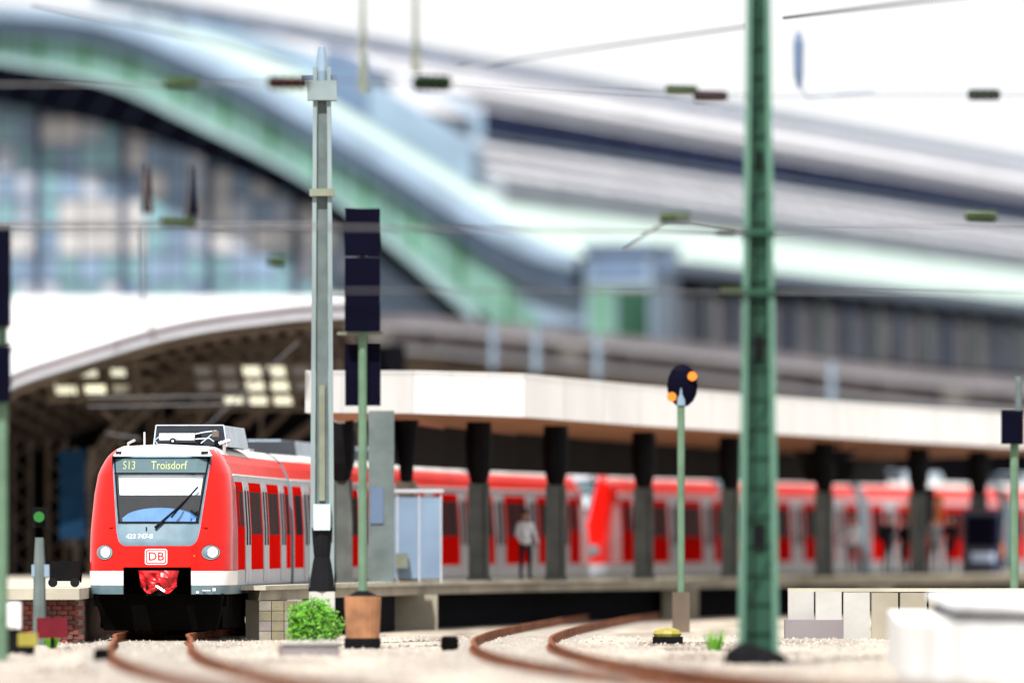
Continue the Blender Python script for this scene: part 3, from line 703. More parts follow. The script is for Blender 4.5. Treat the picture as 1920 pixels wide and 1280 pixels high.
# ---------------------------------------------------------------- people
def person(loc, label, top, legs, face=0, arms=(0, 0), scale=1, group='people waiting on the platform'):
    e = thing('person', loc, label, 'person', group)
    bm = bmesh.new(); J = {}
    def v(n, x, y, z): J[n] = bm.verts.new((x, y, z))
    v('pel', 0, 0, .95); v('wai', 0, .01, 1.12); v('che', 0, .02, 1.32); v('nek', 0, .01, 1.47); v('ja', 0, 0, 1.56); v('hed', 0, -.01, 1.66); v('top', 0, 0, 1.73)
    for s_, n in ((-1, 'l'), (1, 'r')):
        a = arms[0 if s_ < 0 else 1]
        v(n+'sh', s_*.17, .01, 1.40); v(n+'el', s_*.25, .02-a*.1, 1.13); v(n+'wr', s_*.26, -.03-a*.35, .90+a*.2); v(n+'ha', s_*.26, -.05-a*.42, .82+a*.22)
        v(n+'hp', s_*.09, 0, .90); v(n+'kn', s_*.11, -.02, .50); v(n+'an', s_*.12, .02, .09); v(n+'to', s_*.13, -.14, .03)
    E = [('pel','wai'),('wai','che'),('che','nek'),('nek','ja'),('ja','hed'),('hed','top')]
    for n in 'lr': E += [('che', n+'sh'),(n+'sh', n+'el'),(n+'el', n+'wr'),(n+'wr', n+'ha'),('pel', n+'hp'),(n+'hp', n+'kn'),(n+'kn', n+'an'),(n+'an', n+'to')]
    for a, b_ in E: bm.edges.new((J[a], J[b_]))
    names = list(J); bm.verts.index_update(); idx = {n: J[n].index for n in names}
    me = bpy.data.meshes.new('body'); bm.to_mesh(me); bm.free()
    ob = bpy.data.objects.new('body', me); col.objects.link(ob)
    ob.modifiers.new('s', 'SKIN'); 
    rad = dict(pel=.15, wai=.135, che=.15, nek=.06, ja=.075, hed=.095, top=.06, sh=.075, el=.05, wr=.035, ha=.04, hp=.095, kn=.06, an=.042, to=.04)
    lay = me.skin_vertices[0].data
    for n in names:
        r_ = rad.get(n, rad.get(n[1:], .05)); lay[idx[n]].radius = (r_, r_*(.75 if n in ('pel', 'wai', 'che') else 1)); lay[idx[n]].use_root = (n == 'pel')
    ss = ob.modifiers.new('d', 'SUBSURF'); ss.levels = ss.render_levels = 1
    bpy.context.view_layer.update()
    m2 = bpy.data.meshes.new_from_object(ob.evaluated_get(bpy.context.evaluated_depsgraph_get()))
    bpy.data.objects.remove(ob)
    for m_ in ('skin', top, legs): m2.materials.append(M[m_])
    for p in m2.polygons:
        c = p.center; p.use_smooth = True
        p.material_index = 0 if (c.z > 1.47 or (abs(c.x) > .2 and c.z < .93 and c.z > .6)) else 1 if c.z > .90 or abs(c.x) > .2 else 2
    b_ = bpy.data.objects.new('body', m2); col.objects.link(b_); b_.parent = e
    g = MB(); g.blob((0, .025, 1.70), .10, .11, .095, 10, 6); g.build('hair', 'hair', e, local=True)
    g = MB(); g.blob((0, -.115, 1.645), .016, .025, .025, 6, 4); g.build('nose', 'skin', e, local=True)
    e.rotation_euler = (0, 0, face); e.scale = (scale,)*3
    return e
def backpack(e, m_='coatk'):
    MB().box8([(-.16, .13, 1.0), (.16, .13, 1.0), (.16, .33, 1.0), (-.16, .33, 1.0), (-.13, .13, 1.45), (.13, .13, 1.45), (.13, .27, 1.45), (-.13, .27, 1.45)]).build('backpack', m_, e, local=True)
p = at_plat(985, 2.6); person(tuple(p), 'person in a pale shirt standing between two canopy columns mid platform', 'shirtw', 'trou', .3, (.8, .4), 1.02)
p = at_plat(1598, 3.0); person(tuple(p), 'person in a white shirt right of the departure board', 'shirtw', 'coatg', -.4, (.9, .2))
p = at_plat(1665, 2.0); a = person(tuple(p), 'person in bulky black coat left of the grey-coated pair', 'coatk', 'trou', .5, (.5, .9), 1.03); backpack(a)
p = at_plat(1695, 2.8); person(tuple(p), 'person in black jacket close behind the bulky black-coated person', 'coatk', 'trou', -.9, (.6, .3), .98)
p = at_plat(1750, 1.8); person(tuple(p), 'person in grey jacket and dark trousers left of the blue cabinet', 'coatg', 'trou', .2, (.2, .2), 1.0)
p = at_plat(1782, 2.4); person(tuple(p), 'person in dark clothes standing right beside the blue cabinet', 'coatk', 'coatk', -.2, (.1, .6), 1.02)

# ---------------------------------------------------------------- retaining wall and white platform end, right foreground
a, b_ = P(1478, 1192, 187), P(2080, 1205, 176); e = thing('retaining_wall', (a.x, a.y, -.2), 'pale jointed concrete retaining wall below the platform, right of green mast', 'wall')
n_ = 11
for k in range(n_):
    p, q = a.lerp(b_, k/n_), a.lerp(b_, (k+.985)/n_); zt = .82+random.uniform(-.01, .01)
    MB().box(p.x, q.x, p.y, p.y+.35, -.2, zt).build('wall_panel', ('pale', 'pale', 'pale', 'beige', 'beige', 'beige', 'beige', 'pale', 'whitecon', 'pale', 'whitecon')[k], e)
MB().box(a.x, b_.x, a.y+.02, a.y+.5, .825, .90).build('coping', 'slab', e)
MB().box(a.x-.1, a.x+1.3, a.y-1.2, a.y-.2, -.2, .22).build('low_step', 'mauve', e)
# rounded white platform end
e = thing('white_platform_end', (6.4, 133, -.2), 'large curved white concrete platform end at lower right with a dark slot', 'platform')
def rounded(x0, d0, r_, xe, ye, n=14):
    pts = []
    for k in range(n+1):
        t = R(180+90*k/n); pts.append((x0+r_*1.5+r_*1.5*math.cos(t), d0+r_*2.8+r_*2.8*math.sin(t)))
    return pts+[(xe, d0), (xe, ye), (x0+.80, ye)]
MB().prism(rounded(5.8, 122, 2.0, 13, 150), -.2, .71).build('curved_wall', 'whitecon', e, smooth=False)
MB().prism(rounded(6.6, 122.6, 1.6, 13, 149.5), .71, .90).build('dark_slot', 'dark', e)  # black band painted as the shade inside the slot
MB().prism(rounded(6.5, 122.4, 1.6, 13, 150.4), .90, 1.02).build('top_slab', 'whitecon', e)
MB().prism(rounded(5.73, 121.9, 2.05, 13, 128), -.2, -.08).build('base_plinth', 'pale', e)

# ---------------------------------------------------------------- masts
def mast(name, px, base_py, d, w0, w1, H, mats, label, zb=-.2, dep=.30):
    e = thing(name, ((px-960)*d/FPX, d, zb), label, 'mast', 'catenary masts'); x = (px-960)*d/FPX
    for s_ in (-1, 1):
        g = MB(); g.box8([(x+s_*w0/2-.05, d-dep/2, zb), (x+s_*w0/2+.05, d-dep/2, zb), (x+s_*w0/2+.05, d+dep/2, zb), (x+s_*w0/2-.05, d+dep/2, zb),
                          (x+s_*w1/2-.04, d-dep/2, zb+H), (x+s_*w1/2+.04, d-dep/2, zb+H), (x+s_*w1/2+.04, d+dep/2, zb+H), (x+s_*w1/2-.04, d+dep/2, zb+H)])
        g.build('flange', mats[0], e)
    g = MB(); i0, i1 = w0/2-.055, w1/2-.045
    g.box8([(x-i0, d-.02, zb), (x+i0, d-.02, zb), (x+i0, d+.02, zb), (x-i0, d+.02, zb), (x-i1, d-.02, zb+H), (x+i1, d-.02, zb+H), (x+i1, d+.02, zb+H), (x-i1, d+.02, zb+H)])
    g.build('web', mats[1], e)
    return e, x
e, gx = mast('overhead_mast', 1422, 1240, 146, .60, .27, 13.4, ('greenlight', 'green'), 'tall tapered green steel mast in right foreground, crossing the whole picture', zb=-.1)
for py, wd, hh in ((300, .13, .30), (652, .17, .42), (1003, .22, .42)):
    z = CAMZ+(HORIZ-py)*146/FPX; MB().box(gx-wd/2, gx+wd/2, 145.9, 145.97, z-hh/2, z+hh/2).build('access_hole', 'black', e)
for k in range(26):
    z = .35+k*.5; w_ = lerp(.6, .27, z/13.4)/2-.05; MB().box(gx-w_, gx+w_, 145.93, 145.99, z, z+.05).build('batten', 'green', e)
for py in (435, 548):
    z = CAMZ+(HORIZ-py)*146/FPX; MB().box(gx-.28, gx+.28, 145.80, 146.2, z-.05, z+.05).build('clamp_band', 'green', e)
MB().tube([(gx-.10, 145.9, .1), (gx-.09, 145.9, 4), (gx-.04, 145.9, 9), (gx-.02, 145.9, 13)], .018, 6).build('cable', 'rubber', e)
for k in range(9):
    z = .8+k*1.35; w_ = lerp(.6, .27, z/13.4)/2-.05; MB().bar((gx-w_, 145.95, z), (gx+w_, 145.95, z+.9), .035).build('diagonal_brace', 'green', e)
MB().tube([(gx, 146, -.2), (gx, 146, -.06), (gx+.05, 146, .10)], [.62, .56, .36], 14).build('footing', 'black', e)
e, x2 = mast('overhead_mast', 604, 1100, 174, .40, .28, 10.6, ('mastgrey', 'webgrey'), 'pale grey-green mast standing before the train side, insulator on top', zb=.98, dep=.22)
MB().box(x2-.17, x2+.17, 173.72, 173.9, 2.15, 2.68).build('lamp_cabinet', 'boxglass', e)
MB().tube([(x2, 174, .90), (x2, 174, 1.15), (x2, 174, 1.6), (x2, 174, 2.2)], [.28, .27, .20, .24], 12).build('black_base_sleeve', 'rubber', e)
MB().box(x2-.26, x2+.26, 173.75, 174.25, -.2, .9).build('footing', 'pale', e)
MB().tube([(x2, 174, 11.3), (x2, 174, 11.5), (x2, 174, 11.8), (x2, 174, 12.0)], [.10, .13, .10, .07], 10).build('top_insulator', 'palezinc', e)
MB().box(x2-.42, x2+.30, 173.95, 174.05, 11.32, 11.42).build('top_arm', 'bluegrey', e)
MB().box(x2-.06, x2+.06, 173.93, 173.98, 2.75, 5.1).build('cable_slot', 'mastcore', e)
MB().box(x2-.3, x2+.3, 173.8, 174.2, 10.9, 11.3).build('head_bracket', 'mastgrey', e)
MB().box(x2-.25, x2+.25, 173.8, 174.2, 8.95, 9.1).build('clamp_band', 'mastcore', e)
# left edge post with boards
d = 150; x = (4-960)*d/FPX
e = thing('signal_post', (x, d, -.2), 'pale green signal post cut off at the left picture edge', 'signal', 'railway signals')
MB().tube([(x, d, -.2), (x, d, 7.45)], .10, 10).build('post', 'postgreen', e)
for a, b_ in ((420, 615), (648, 755)): 
    z1, z0 = CAMZ+(HORIZ-a)*d/FPX, CAMZ+(HORIZ-b_)*d/FPX; MB().box(x-.17, x+.17, d-.3, d-.12, z0, z1).build('signal_board', 'navy', e)
# main signal post behind mast
d = 168; x = (680-960)*d/FPX
e = thing('signal_post', (x, d, -.2), 'thin green signal post rising from a rusty drum, tall black boards', 'signal', 'railway signals')
MB().tube([(x, d, .95), (x, d, 8.2)], .085, 10).build('post', 'postgreen', e)
for a, b_ in ((392, 480), (484, 622), (645, 760)):
    z1, z0 = CAMZ+(HORIZ-a)*d/FPX, CAMZ+(HORIZ-b_)*d/FPX; bo = MB().box(x-.35, x+.35, *((d+.1, d+.3) if a > 600 else (d-.3, d-.1)), z0, z1).build('signal_board', 'navy', e)

MB().box(x-.5, x+.4, d+.02, d+.12, 5.98, 6.04).build('cross_bracket', 'mastcore', e)
MB().tube([(x, d, -.2), (x, d, -.02), (x, d, .02), (x, d, .8), (x, d, .84)], [.30, .30, .33, .36, .36], 18).build('rusty_drum', 'rust', e)
MB().tube([(x, d, .84), (x, d, .95)], [.30, .12], 14).build('drum_lid', 'black', e)
MB().tube([(x, d, -.22), (x, d, .02)], .36, 18).build('drum_foot', 'black', e)
# disc signal
d = 199; x = (1277-960)*d/FPX
e = thing('signal_post', (x, d, -.2), 'slim post with round black signal head showing two amber lights', 'signal', 'railway signals')
MB().tube([(x, d, .3), (x, d, 5.2)], .085, 8).build('post', 'postgreen', e)
zc = CAMZ+(HORIZ-723)*d/FPX
g = MB(); g.blob((x+.03, d, zc), .36, .12, .50, 16, 8); g.build('signal_head', 'navy', e)
for dx, dz in ((.23, .22), (-.25, -.26)):
    MB().tube([(x+.03+dx, d-.16, zc+dz), (x+.03+dx, d-.05, zc+dz)], .11, 12).build('amber_lamp', 'amber', e)
MB().tube([(x, d, 5.1), (x, d, 5.5)], .12, 8).build('neck', 'palezinc', e)
MB().box(x-.2, x+.2, d-.2, d+.2, -.2, .75).build('rusty_base', 'cofbrown', e)
# right edge signal
d = 200; x = (1902-960)*d/FPX
e = thing('signal_post', (x, d, -.2), 'green post near the right edge carrying a small dark blue signal box', 'signal', 'railway signals')
MB().tube([(x, d, -.2), (x, d, 4.9)], .10, 8).build('post', 'postgreen', e)
z1, z0 = CAMZ+(HORIZ-770)*d/FPX, CAMZ+(HORIZ-832)*d/FPX
MB().box(x-.32, x+.16, d-.3, d-.1, z0, z1).build('signal_box', 'navy', e)
MB().box(x+.16, x+.2, d-.3, d-.1, z0, z1).build('box_edge', 'maroon', e)
MB().tube([(x+.1, d, 4.2), (x+.1, d, 5.8)], .08, 8).build('top_post', 'webgrey', e)
# small green-lit signal on the left platform
d = 174; x = (74-960)*d/FPX
e = thing('signal_post', (x, d, -.2), 'short whitish post with a small green light at far left', 'signal', 'railway signals')
MB().tube([(x, d, -.2), (x, d, 1.4), (x, d, 2.0)], [.14, .12, .09], 8).build('post', 'webgrey', e)
MB().box(x-.15, x+.15, d-.1, d+.1, 2.2, 2.62).build('signal_case', 'black', e)
MB().tube([(x, d-.2, 2.42), (x, d-.1, 2.42)], .11, 12).build('green_lamp', 'greenlamp', e)
MB().box(x-.16, x+.2, d-.06, d+.06, 1.2, 1.45).build('number_plate', 'palezinc', e)

# ---------------------------------------------------------------- overhead line: headspans with insulators, wires
def insul(px, py, wpx, hpx, d, m_, parent, vert=False):
    c = P(px, py, d); k = d/FPX; r_ = hpx*k/2; h = wpx*k/2; n = 5; pts = []; rs = []
    for i in range(2*n+1):
        t = -1+i/n; q = (c.x+t*h, c.y, c.z) if not vert else (c.x, c.y, c.z+t*wpx*k/2)
        pts.append(q); rs.append(r_*(1 if i % 2 else .72)*(1 if 0 < i < 2*n else .5))
    MB().tube(pts, rs, 12).build('insulator', m_, parent)
def span(label, pts, r_=.02):
    a = pts[0]; e = thing('headspan_wire', tuple(a), label, 'overhead wire', 'overhead line wires')
    MB().tube(pts, r_, 6).build('wire', 'wire', e); return e
e = span('upper headspan wire with maroon and green insulators, left half', [P(-200, 160, 140), P(300, 158, 140), P(604, 155, 140)], .018)
insul(540, 156, 80, 30, 140, 'maroon', e); insul(340, 156, 66, 20, 140, 'olive', e)
e = span('upper headspan wire from the pale mast to the green mast', [P(620, 150, 140), P(1000, 168, 142), P(1418, 180, 146)], .012)
insul(810, 156, 74, 36, 140, 'ceramgreen', e); insul(1278, 170, 62, 22, 150, 'olive', e); insul(1332, 181, 66, 24, 150, 'maroon', e)
c = P(680, 168, 140); MB().tube([P(680, -40, 140), P(680, 90, 140), P(682, 175, 140)], [.03, .05, .09], 8).build('dropper', 'mastcore', e)
MB().tube([P(779, -40, 140), P(779, 80, 140), P(780, 135, 140)], [.03, .045, .08], 8).build('dropper', 'mastcore', e)
e = span('upper headspan wire running right from the green mast', [P(1430, 182, 146), P(1700, 178, 150), P(2300, 180, 156)], .010)
insul(1845, 178, 62, 24, 152, 'ceramgreen', e)
MB().tube([P(1497, 60, 150), P(1497, 80, 150), P(1497, 140, 150), P(1499, 165, 150)], [.03, .09, .08, .04], 8).build('hanging_insulator', 'bluegrey', e)
MB().tube([P(1499, 162, 150), P(1515, 184, 150), P(1560, 178, 150), P(1640, 172, 150)], .022, 6).build('registration_arm', 'palezinc', e)
e = span('lower headspan wire crossing left past the pale mast', [P(-200, 424, 140), P(300, 424, 140), P(604, 424, 140)], .035)
insul(335, 416, 70, 22, 140, 'olive', e)
MB().tube([P(275, 310, 140), P(276, 360, 140), P(277, 400, 140)], [.03, .06, .10], 8).build('dropper', 'maroon', e)
MB().tube([P(360, 310, 140), P(361, 360, 140), P(362, 405, 140)], [.03, .06, .12], 8).build('dropper', 'ribdark', e)
MB().tube([P(265, 430, 140), P(266, 480, 140), P(268, 560, 140), P(290, 640, 140)], .03, 6).build('dropper', 'wire', e)
insul(520, 489, 34, 22, 140, 'olive', e)
e = span('lower headspan wire between the pale mast and the green mast', [P(610, 426, 140), P(1000, 432, 142), P(1418, 434, 146)], .028)
insul(1266, 408, 58, 20, 150, 'olive', e); insul(1362, 434, 40, 14, 148, 'olive', e)
MB().tube([P(1170, 470, 152), P(1240, 418, 150), P(1266, 408, 150), P(1400, 430, 147)], .025, 6).build('registration_arm', 'wire', e)
e = span('lower headspan wire right of the green mast', [P(1430, 436, 146), P(1700, 425, 150), P(2300, 420, 156)], .012)
insul(1840, 405, 60, 22, 152, 'olive', e)
e = span('third headspan wire low across the hall glazing', [P(604, 545, 140), P(1000, 545, 142), P(1418, 548, 146), P(2300, 550, 146)], .016)
insul(1372, 546, 44, 18, 148, 'olive', e)
for i, (pts, lb) in enumerate((
    ([P(860, 128, 260), P(1130, 88, 235), P(1400, 50, 225)], 'faint feeder wire rising from hall roof towards the green mast'),
    ([P(1470, 34, 170), P(1700, 6, 150), P(1900, -20, 135)], 'faint feeder wire in the sky right of green mast'),
    ([P(560, 130, 300), P(400, 80, 260), P(60, 10, 230)], 'dark wire sloping over the big hall roof at top left'))):
    e = span(lb, pts, .035 if i < 2 else .03)
for z, lb in ():
    e = span(lb, [Vector((smooth(d, T1y, T1x), d, z+.12*math.cos(d/8))) for d in range(168, 320, 8)], .012)

# ---------------------------------------------------------------- shrub, planter and clutter
c = P(588, 1192, 172); c.z = -.2
e = thing('round_shrub', tuple(c), 'bright green rounded shrub between the train and the rusty drum', 'shrub')
MB().tube([(c.x, c.y, -.2), (c.x+.03, c.y, .2), (c.x, c.y, .5)], [.05, .04, .02], 6).build('stem', 'stem', e)
for nm, mt, cnt in (('foliage', 'leaf', 2600), ('foliage', 'leafd', 1500)):
    g = MB()
    for i in range(cnt):
        a, b_ = random.random()*6.283, math.acos(random.uniform(-.55, 1)); rr = random.uniform(.62, 1.0)*(1+.12*math.sin(3*a)+.08*math.sin(5*b_+a))
        if mt == 'leafd': rr *= .86
        q = Vector((c.x+.56*rr*math.sin(b_)*math.cos(a), c.y+.5*rr*math.sin(b_)*math.sin(a), .22+.56*rr*math.cos(b_)))
        s_ = random.uniform(.022, .05); u_ = Vector([random.gauss(0, 1) for _ in range(3)]).normalized(); v_ = u_.orthogonal().normalized()*s_*.6; u_ = u_*s_
        g.face([q-u_, q-v_, q+u_, q+v_])
    g.build(nm, mt, e)
e = thing('cable_trough', (c.x, c.y-3, -.2), 'grey concrete cable trough lying in front of the green shrub', 'trough')
c2 = P(575, 1225, 158)
MB().box(c2.x-.45, c2.x+.6, 157.6, 158.4, -.2, .02).build('trough_body', 'mauve', e)
for k in range(3): MB().box(c2.x-.45+k*.355, c2.x-.11+k*.355, 157.55, 158.45, .02, .07).build('lid', 'pale', e)
MB().box(c2.x-.52, c2.x-.45, 157.7, 158.3, -.2, .0).build('end_plate', 'mortar', e)
# left platform with brick wall
e = thing('left_platform', (-10.4, 176, -.2), 'beige platform on dark red brick wall at left of the train', 'platform')
MB().prism([(-20, 173), (-8.95, 176.5), (-8.98, 190), (-7.2, 250), (-20, 250)], .72, .95).build('platform_slab', 'slab', e)
MB().prism([(-19, 173.9), (-9.05, 177), (-9.05, 190), (-19, 190)], -.2, .72).build('wall_core', 'mortar', e)
for j in range(9):
    for k in range(13):
        x = -11.9+k*.225+(.11 if j % 2 else 0); 
        yb = 173.9+(x+19)/9.95*3.1-.10
        MB().box(x, x+.212, yb, yb+.14, -.2+j*.10, -.2+j*.10+.088).build('brick', 'brick' if (j*7+k*3) % 4 else 'brick2', e)
c = P(100, 1190, 168); c.z = -.2
MB().box(c.x-.35, c.x+.3, 167.8, 168.1, .0, .55)
e = thing('red_marker_board', (c.x, 167.9, -.2), 'small dark red board standing before the brick platform wall', 'sign')
MB().box(c.x-.32, c.x+.28, 167.85, 167.92, .02, .42).build('board', 'brickred', e); MB().box(c.x-.05, c.x+.02, 167.93, 168.0, -.2, .45).build('stake', 'black', e)
c = P(12, 1190, 160)
e = thing('white_relay_box', (c.x, 160, -.2), 'white trackside box on black base at far left edge', 'cabinet')
MB().box(c.x-.5, c.x+.28, 159.6, 160.2, .28, .78).build('cabinet', 'whitecon', e); MB().box(c.x-.42, c.x+.3, 159.65, 160.15, -.2, .27).build('base', 'black', e)
MB().box(c.x-.44, c.x+.22, 159.57, 159.598, .33, .72).build('door', 'white', e)
c = P(50, 1215, 158)
e = thing('yellow_track_marker', (c.x, 158, -.2), 'yellow trackside marker box beside the white relay box', 'marker')
MB().box(c.x-.16, c.x+.2, 157.9, 158.1, -.02, .22).build('marker_top', 'yellow', e); MB().box(c.x-.1, c.x+.14, 157.92, 158.08, -.2, -.02).build('marker_foot', 'black', e)
c = P(196, 1222, 150)
e = thing('dark_track_box', (c.x, 150, -.2), 'small dark point machine box beside left rail of the train track', 'point machine')
MB().box(c.x-.18, c.x+.14, 149.7, 150.2, -.2, .0).build('case', 'grime_shade', e); MB().box(c.x-.15, c.x+.11, 149.75, 150.15, .0, .04).build('lid', 'black', e)
c = P(832, 1205, 152)
e = thing('dark_track_box', (c.x, 165, -.2), 'small dark point machine box at the bend of the right track', 'point machine')
MB().box(c.x-.16, c.x+.18, 164.6, 165.2, -.2, .05).build('case', 'grime_shade', e); MB().box(c.x-.13, c.x+.15, 164.65, 165.15, .05, .09).build('lid', 'black', e)
c = P(1248, 1200, 178)
e = thing('yellow_point_lantern', (c.x, 176, -.2), 'low yellow point indicator near the base of the disc signal', 'marker')
MB().box(c.x-.3, c.x+.32, 175.8, 176.3, -.2, -.04).build('base', 'black', e); MB().blob((c.x, 176, .02), .30, .2, .13, 10, 6).build('indicator', 'yellow', e)
for px, dd, lb in ((1340, 165, 'small green weed tuft left of the green mast foot'), (96, 169, 'small green weed tuft by the brick platform wall')):
    x = (px-960)*dd/FPX; e = thing('weed_tuft', (x, dd, -.2), lb, 'weed')
    g = MB()
    for i in range(90):
        a = random.random()*6.28; h = random.uniform(.15, .42); r_ = random.uniform(.02, .14); q = Vector((x+r_*math.cos(a), dd+r_*math.sin(a), -.2)); t_ = q+Vector((math.cos(a)*h*.4, math.sin(a)*h*.4, h))
        s_ = Vector((-math.sin(a), math.cos(a), 0))*.014; g.face([q-s_, q+s_, t_+s_*.4, t_-s_*.4])
    g.build('blades', 'leaf', e)
    MB().tube([(x, dd, -.2), (x, dd, .02)], .02, 5).build('stem', 'stem', e)

# ---------------------------------------------------------------- great train hall
def HP(u, l, z): return Vector((-25.6+.957*u+.29*l, 408-.29*u+.957*l, z))
def u_of(px, l=0):
    k = (px-960)/FPX; return (k*(408+.957*l)+25.6-.29*l)/(.957+.29*k)
def z_of(px, py, l=0):
    u = u_of(px, l); return CAMZ+(HORIZ-py)*(408-.29*u+.957*l)/FPX
def curve(pts):
    us = [u_of(a) for a, b_ in pts]; zs = [z_of(a, b_) for a, b_ in pts]
    us = [-us[3], -us[2], -us[1]]+us if False else us
    return lambda u: smooth(abs(u+0.0), us, zs) if u >= us[0] else smooth(us[0]+(us[0]-u), us, zs)
OUT = curve([(-45, 8), (200, 32), (400, 108), (600, 215), (750, 305), (900, 402), (1000, 455), (1090, 482), (1200, 486)])
OUT2 = curve([(-45, 30), (200, 54), (400, 132), (600, 240), (750, 330), (900, 428), (1000, 482), (1090, 508)])
GT = curve([(-45, 58), (200, 84), (350, 140), (520, 226), (700, 338), (850, 438), (960, 545), (1010, 600)])
GB = curve([(-45, 98), (200, 148), (350, 210), (520, 298), (700, 416), (850, 538), (930, 612)])
LIP = curve([(-45, 110), (200, 160), (350, 227), (570, 338), (700, 432), (860, 570), (900, 612)])
BLK = curve([(-45, 182), (200, 234), (300, 266), (400, 304), (570, 384), (640, 436), (700, 482), (800, 560), (850, 612)])
hall = thing('station_hall', (HP(0, 0, -.2)), 'huge arched station hall with green patina rim, glazed gable and white roof', 'building')
def band(name, f0, f1, u0, u1, l0, l1, matn, n=60, parent=hall):
    g = MB()
    for i in range(n):
        a, b_ = lerp(u0, u1, i/n), lerp(u0, u1, (i+1)/n)
        za0, za1, zb0, zb1 = f0(a), f1(a), f0(b_), f1(b_)
        if za1-za0 < .02 and zb1-zb0 < .02: continue
        F = [HP(a, l0, za0), HP(b_, l0, zb0), HP(b_, l0, zb1), HP(a, l0, za1)]; K = [HP(a, l1, za0), HP(b_, l1, zb0), HP(b_, l1, zb1), HP(a, l1, za1)]
        g.face(F); g.face(K); g.face([F[3], F[2], K[2], K[3]]); g.face([F[0], F[1], K[1], K[0]])
    return g.build(name, matn, parent)
UL = -14.0
uE = u_of(1165); uM = u_of(1095)
band('rim_flange', OUT2, OUT, UL, uM, -1.2, 2.0, 'palezinc')
band('rim_cornice', lambda u: max(GT(u), OUT2(u)-.35-.5), lambda u: OUT2(u)-.003, UL, uM-.3, -.7, 1.6, 'bluegrey')
band('rim_backing', lambda u: GB(u)+.01, lambda u: OUT2(u)-.30, UL, u_of(1090), .25, 1.2, 'palezinc')
band('rim_lower_edge', LIP, GB, UL, u_of(900), -.5, 1.0, 'teallip')
# green patina panels between ribs
u = UL; step = .78
while u < u_of(985):
    a, b_ = u+.05, u+step-.05
    z00, z01, z10, z11 = GB(a)+.02, GB(b_)+.02, GT(a), GT(b_)
    if z10-z00 > .25:
        q = [HP(a, .0, z00), HP(b_, .0, z01), HP(b_, .24, z01), HP(a, .24, z00), HP(a, .0, z10), HP(b_, .0, z11), HP(b_, .24, z11), HP(a, .24, z10)]
        MB().box8(q).build('patina_panel', 'teal', hall)
        q = [HP(b_, -.12, z01), HP(b_+.10, -.12, z01), HP(b_+.10, .2, z01), HP(b_, .2, z01), HP(b_, -.12, z11), HP(b_+.10, -.12, z11), HP(b_+.10, .2, z11), HP(b_, .2, z11)]
        MB().box8(q).build('rib', 'palezinc' if int(u/step) % 3 else 'green', hall)
    u += step
# dark truss below the rim
band('dark_arch_truss', BLK, lambda u: LIP(u)-.01, UL, u_of(640), 1.2, 2.6, 'ribdark')
band('dark_arch_truss', lambda u: LIP(u)-.55, lambda u: LIP(u)-.01, u_of(640), u_of(895), 1.2, 2.6, 'ribdark', 20)
g = MB(); uu = u_of(640)
while uu < u_of(860):
    g.bar(HP(uu, 1.8, LIP(uu)-.4), HP(uu+.6, 1.8, BLK(uu+.6)), .22); g.bar(HP(uu+.9, 1.8, LIP(uu+.9)-.4), HP(uu+.4, 1.8, BLK(uu+.4)), .2); uu += .75
g.build('truss_lattice', 'ribdark', hall)
band('truss_lower_chord', lambda u: BLK(u)-.12, lambda u: BLK(u)+.15, UL, u_of(850), 1.1, 1.9, 'ribdark')
for k in range(12):
    uu = u_of(-20+k*60); MB().bar(HP(uu, 1.15, BLK(uu)+.1), HP(uu+.9, 1.15, LIP(uu+.9)-.2), .07).build('truss_brace', 'mullion', hall)
# glazed gable
zb = z_of(300, 575)
cols = 20; u0_, u1_ = -3.4, u_of(640); du = (u1_-u0_)/cols; rows_ = 9; dz = 1.32
pm = ['paneA', 'paneB', 'paneC', 'paneD', 'paneA', 'paneB', 'paneD']  # random pane tints stand in for reflections in the glass
for i in range(cols):
    for j in range(rows_):
        a, b_ = u0_+i*du+.04, u0_+(i+1)*du-.04; z0 = zb+j*dz; top = min(z0+dz-.06, BLK((a+b_)/2)+.2)
        if top-z0 < .2: continue
        mt = random.choice(pm if j > 1 else ['paneC', 'paneB', 'paneA', 'paneC']); t_ = random.uniform(-.04, .04)
        MB().box8([HP(a, 3+t_, z0), HP(b_, 3-t_, z0), HP(b_, 3.05-t_, z0), HP(a, 3.05+t_, z0), HP(a, 3+t_, top), HP(b_, 3-t_, top), HP(b_, 3.05-t_, top), HP(a, 3.05+t_, top)]).build('pane', mt, hall)
for i in range(cols+1):
    a = u0_+i*du; zt = BLK(a)+.2; major = (i % 4 == 1); w_ = .22 if major else .045; 
    MB().box8([HP(a-w_, 2.7 if major else 2.9, zb), HP(a+w_, 2.7 if major else 2.9, zb), HP(a+w_, 3.2, zb), HP(a-w_, 3.2, zb), HP(a-w_, 2.7 if major else 2.9, zt), HP(a+w_, 2.7 if major else 2.9, zt), HP(a+w_, 3.2, zt), HP(a-w_, 3.2, zt)]).build('mullion', 'mullion', hall)
for j in range(rows_):
    z0 = zb+j*dz-.045; ue = min(u1_, max([uu for uu in [k*.3 for k in range(80)] if BLK(uu) > z0]+[0]))
    MB().box8([HP(u0_, 2.93, z0), HP(ue, 2.93, z0), HP(ue, 3.1, z0), HP(u0_, 3.1, z0), HP(u0_, 2.93, z0+.08), HP(ue, 2.93, z0+.08), HP(ue, 3.1, z0+.08), HP(u0_, 3.1, z0+.08)]).build('transom', 'mullion', hall)
g = MB(); g.face([HP(UL, 3.4, 0), HP(u_of(900), 3.4, 0), HP(u_of(900), 3.4, zb+2), HP(UL, 3.4, zb+2)]); 
band('gable_wall', lambda u: 0, lambda u: BLK(u)+.3, UL, u_of(850), 3.3, 3.6, 'paneB')
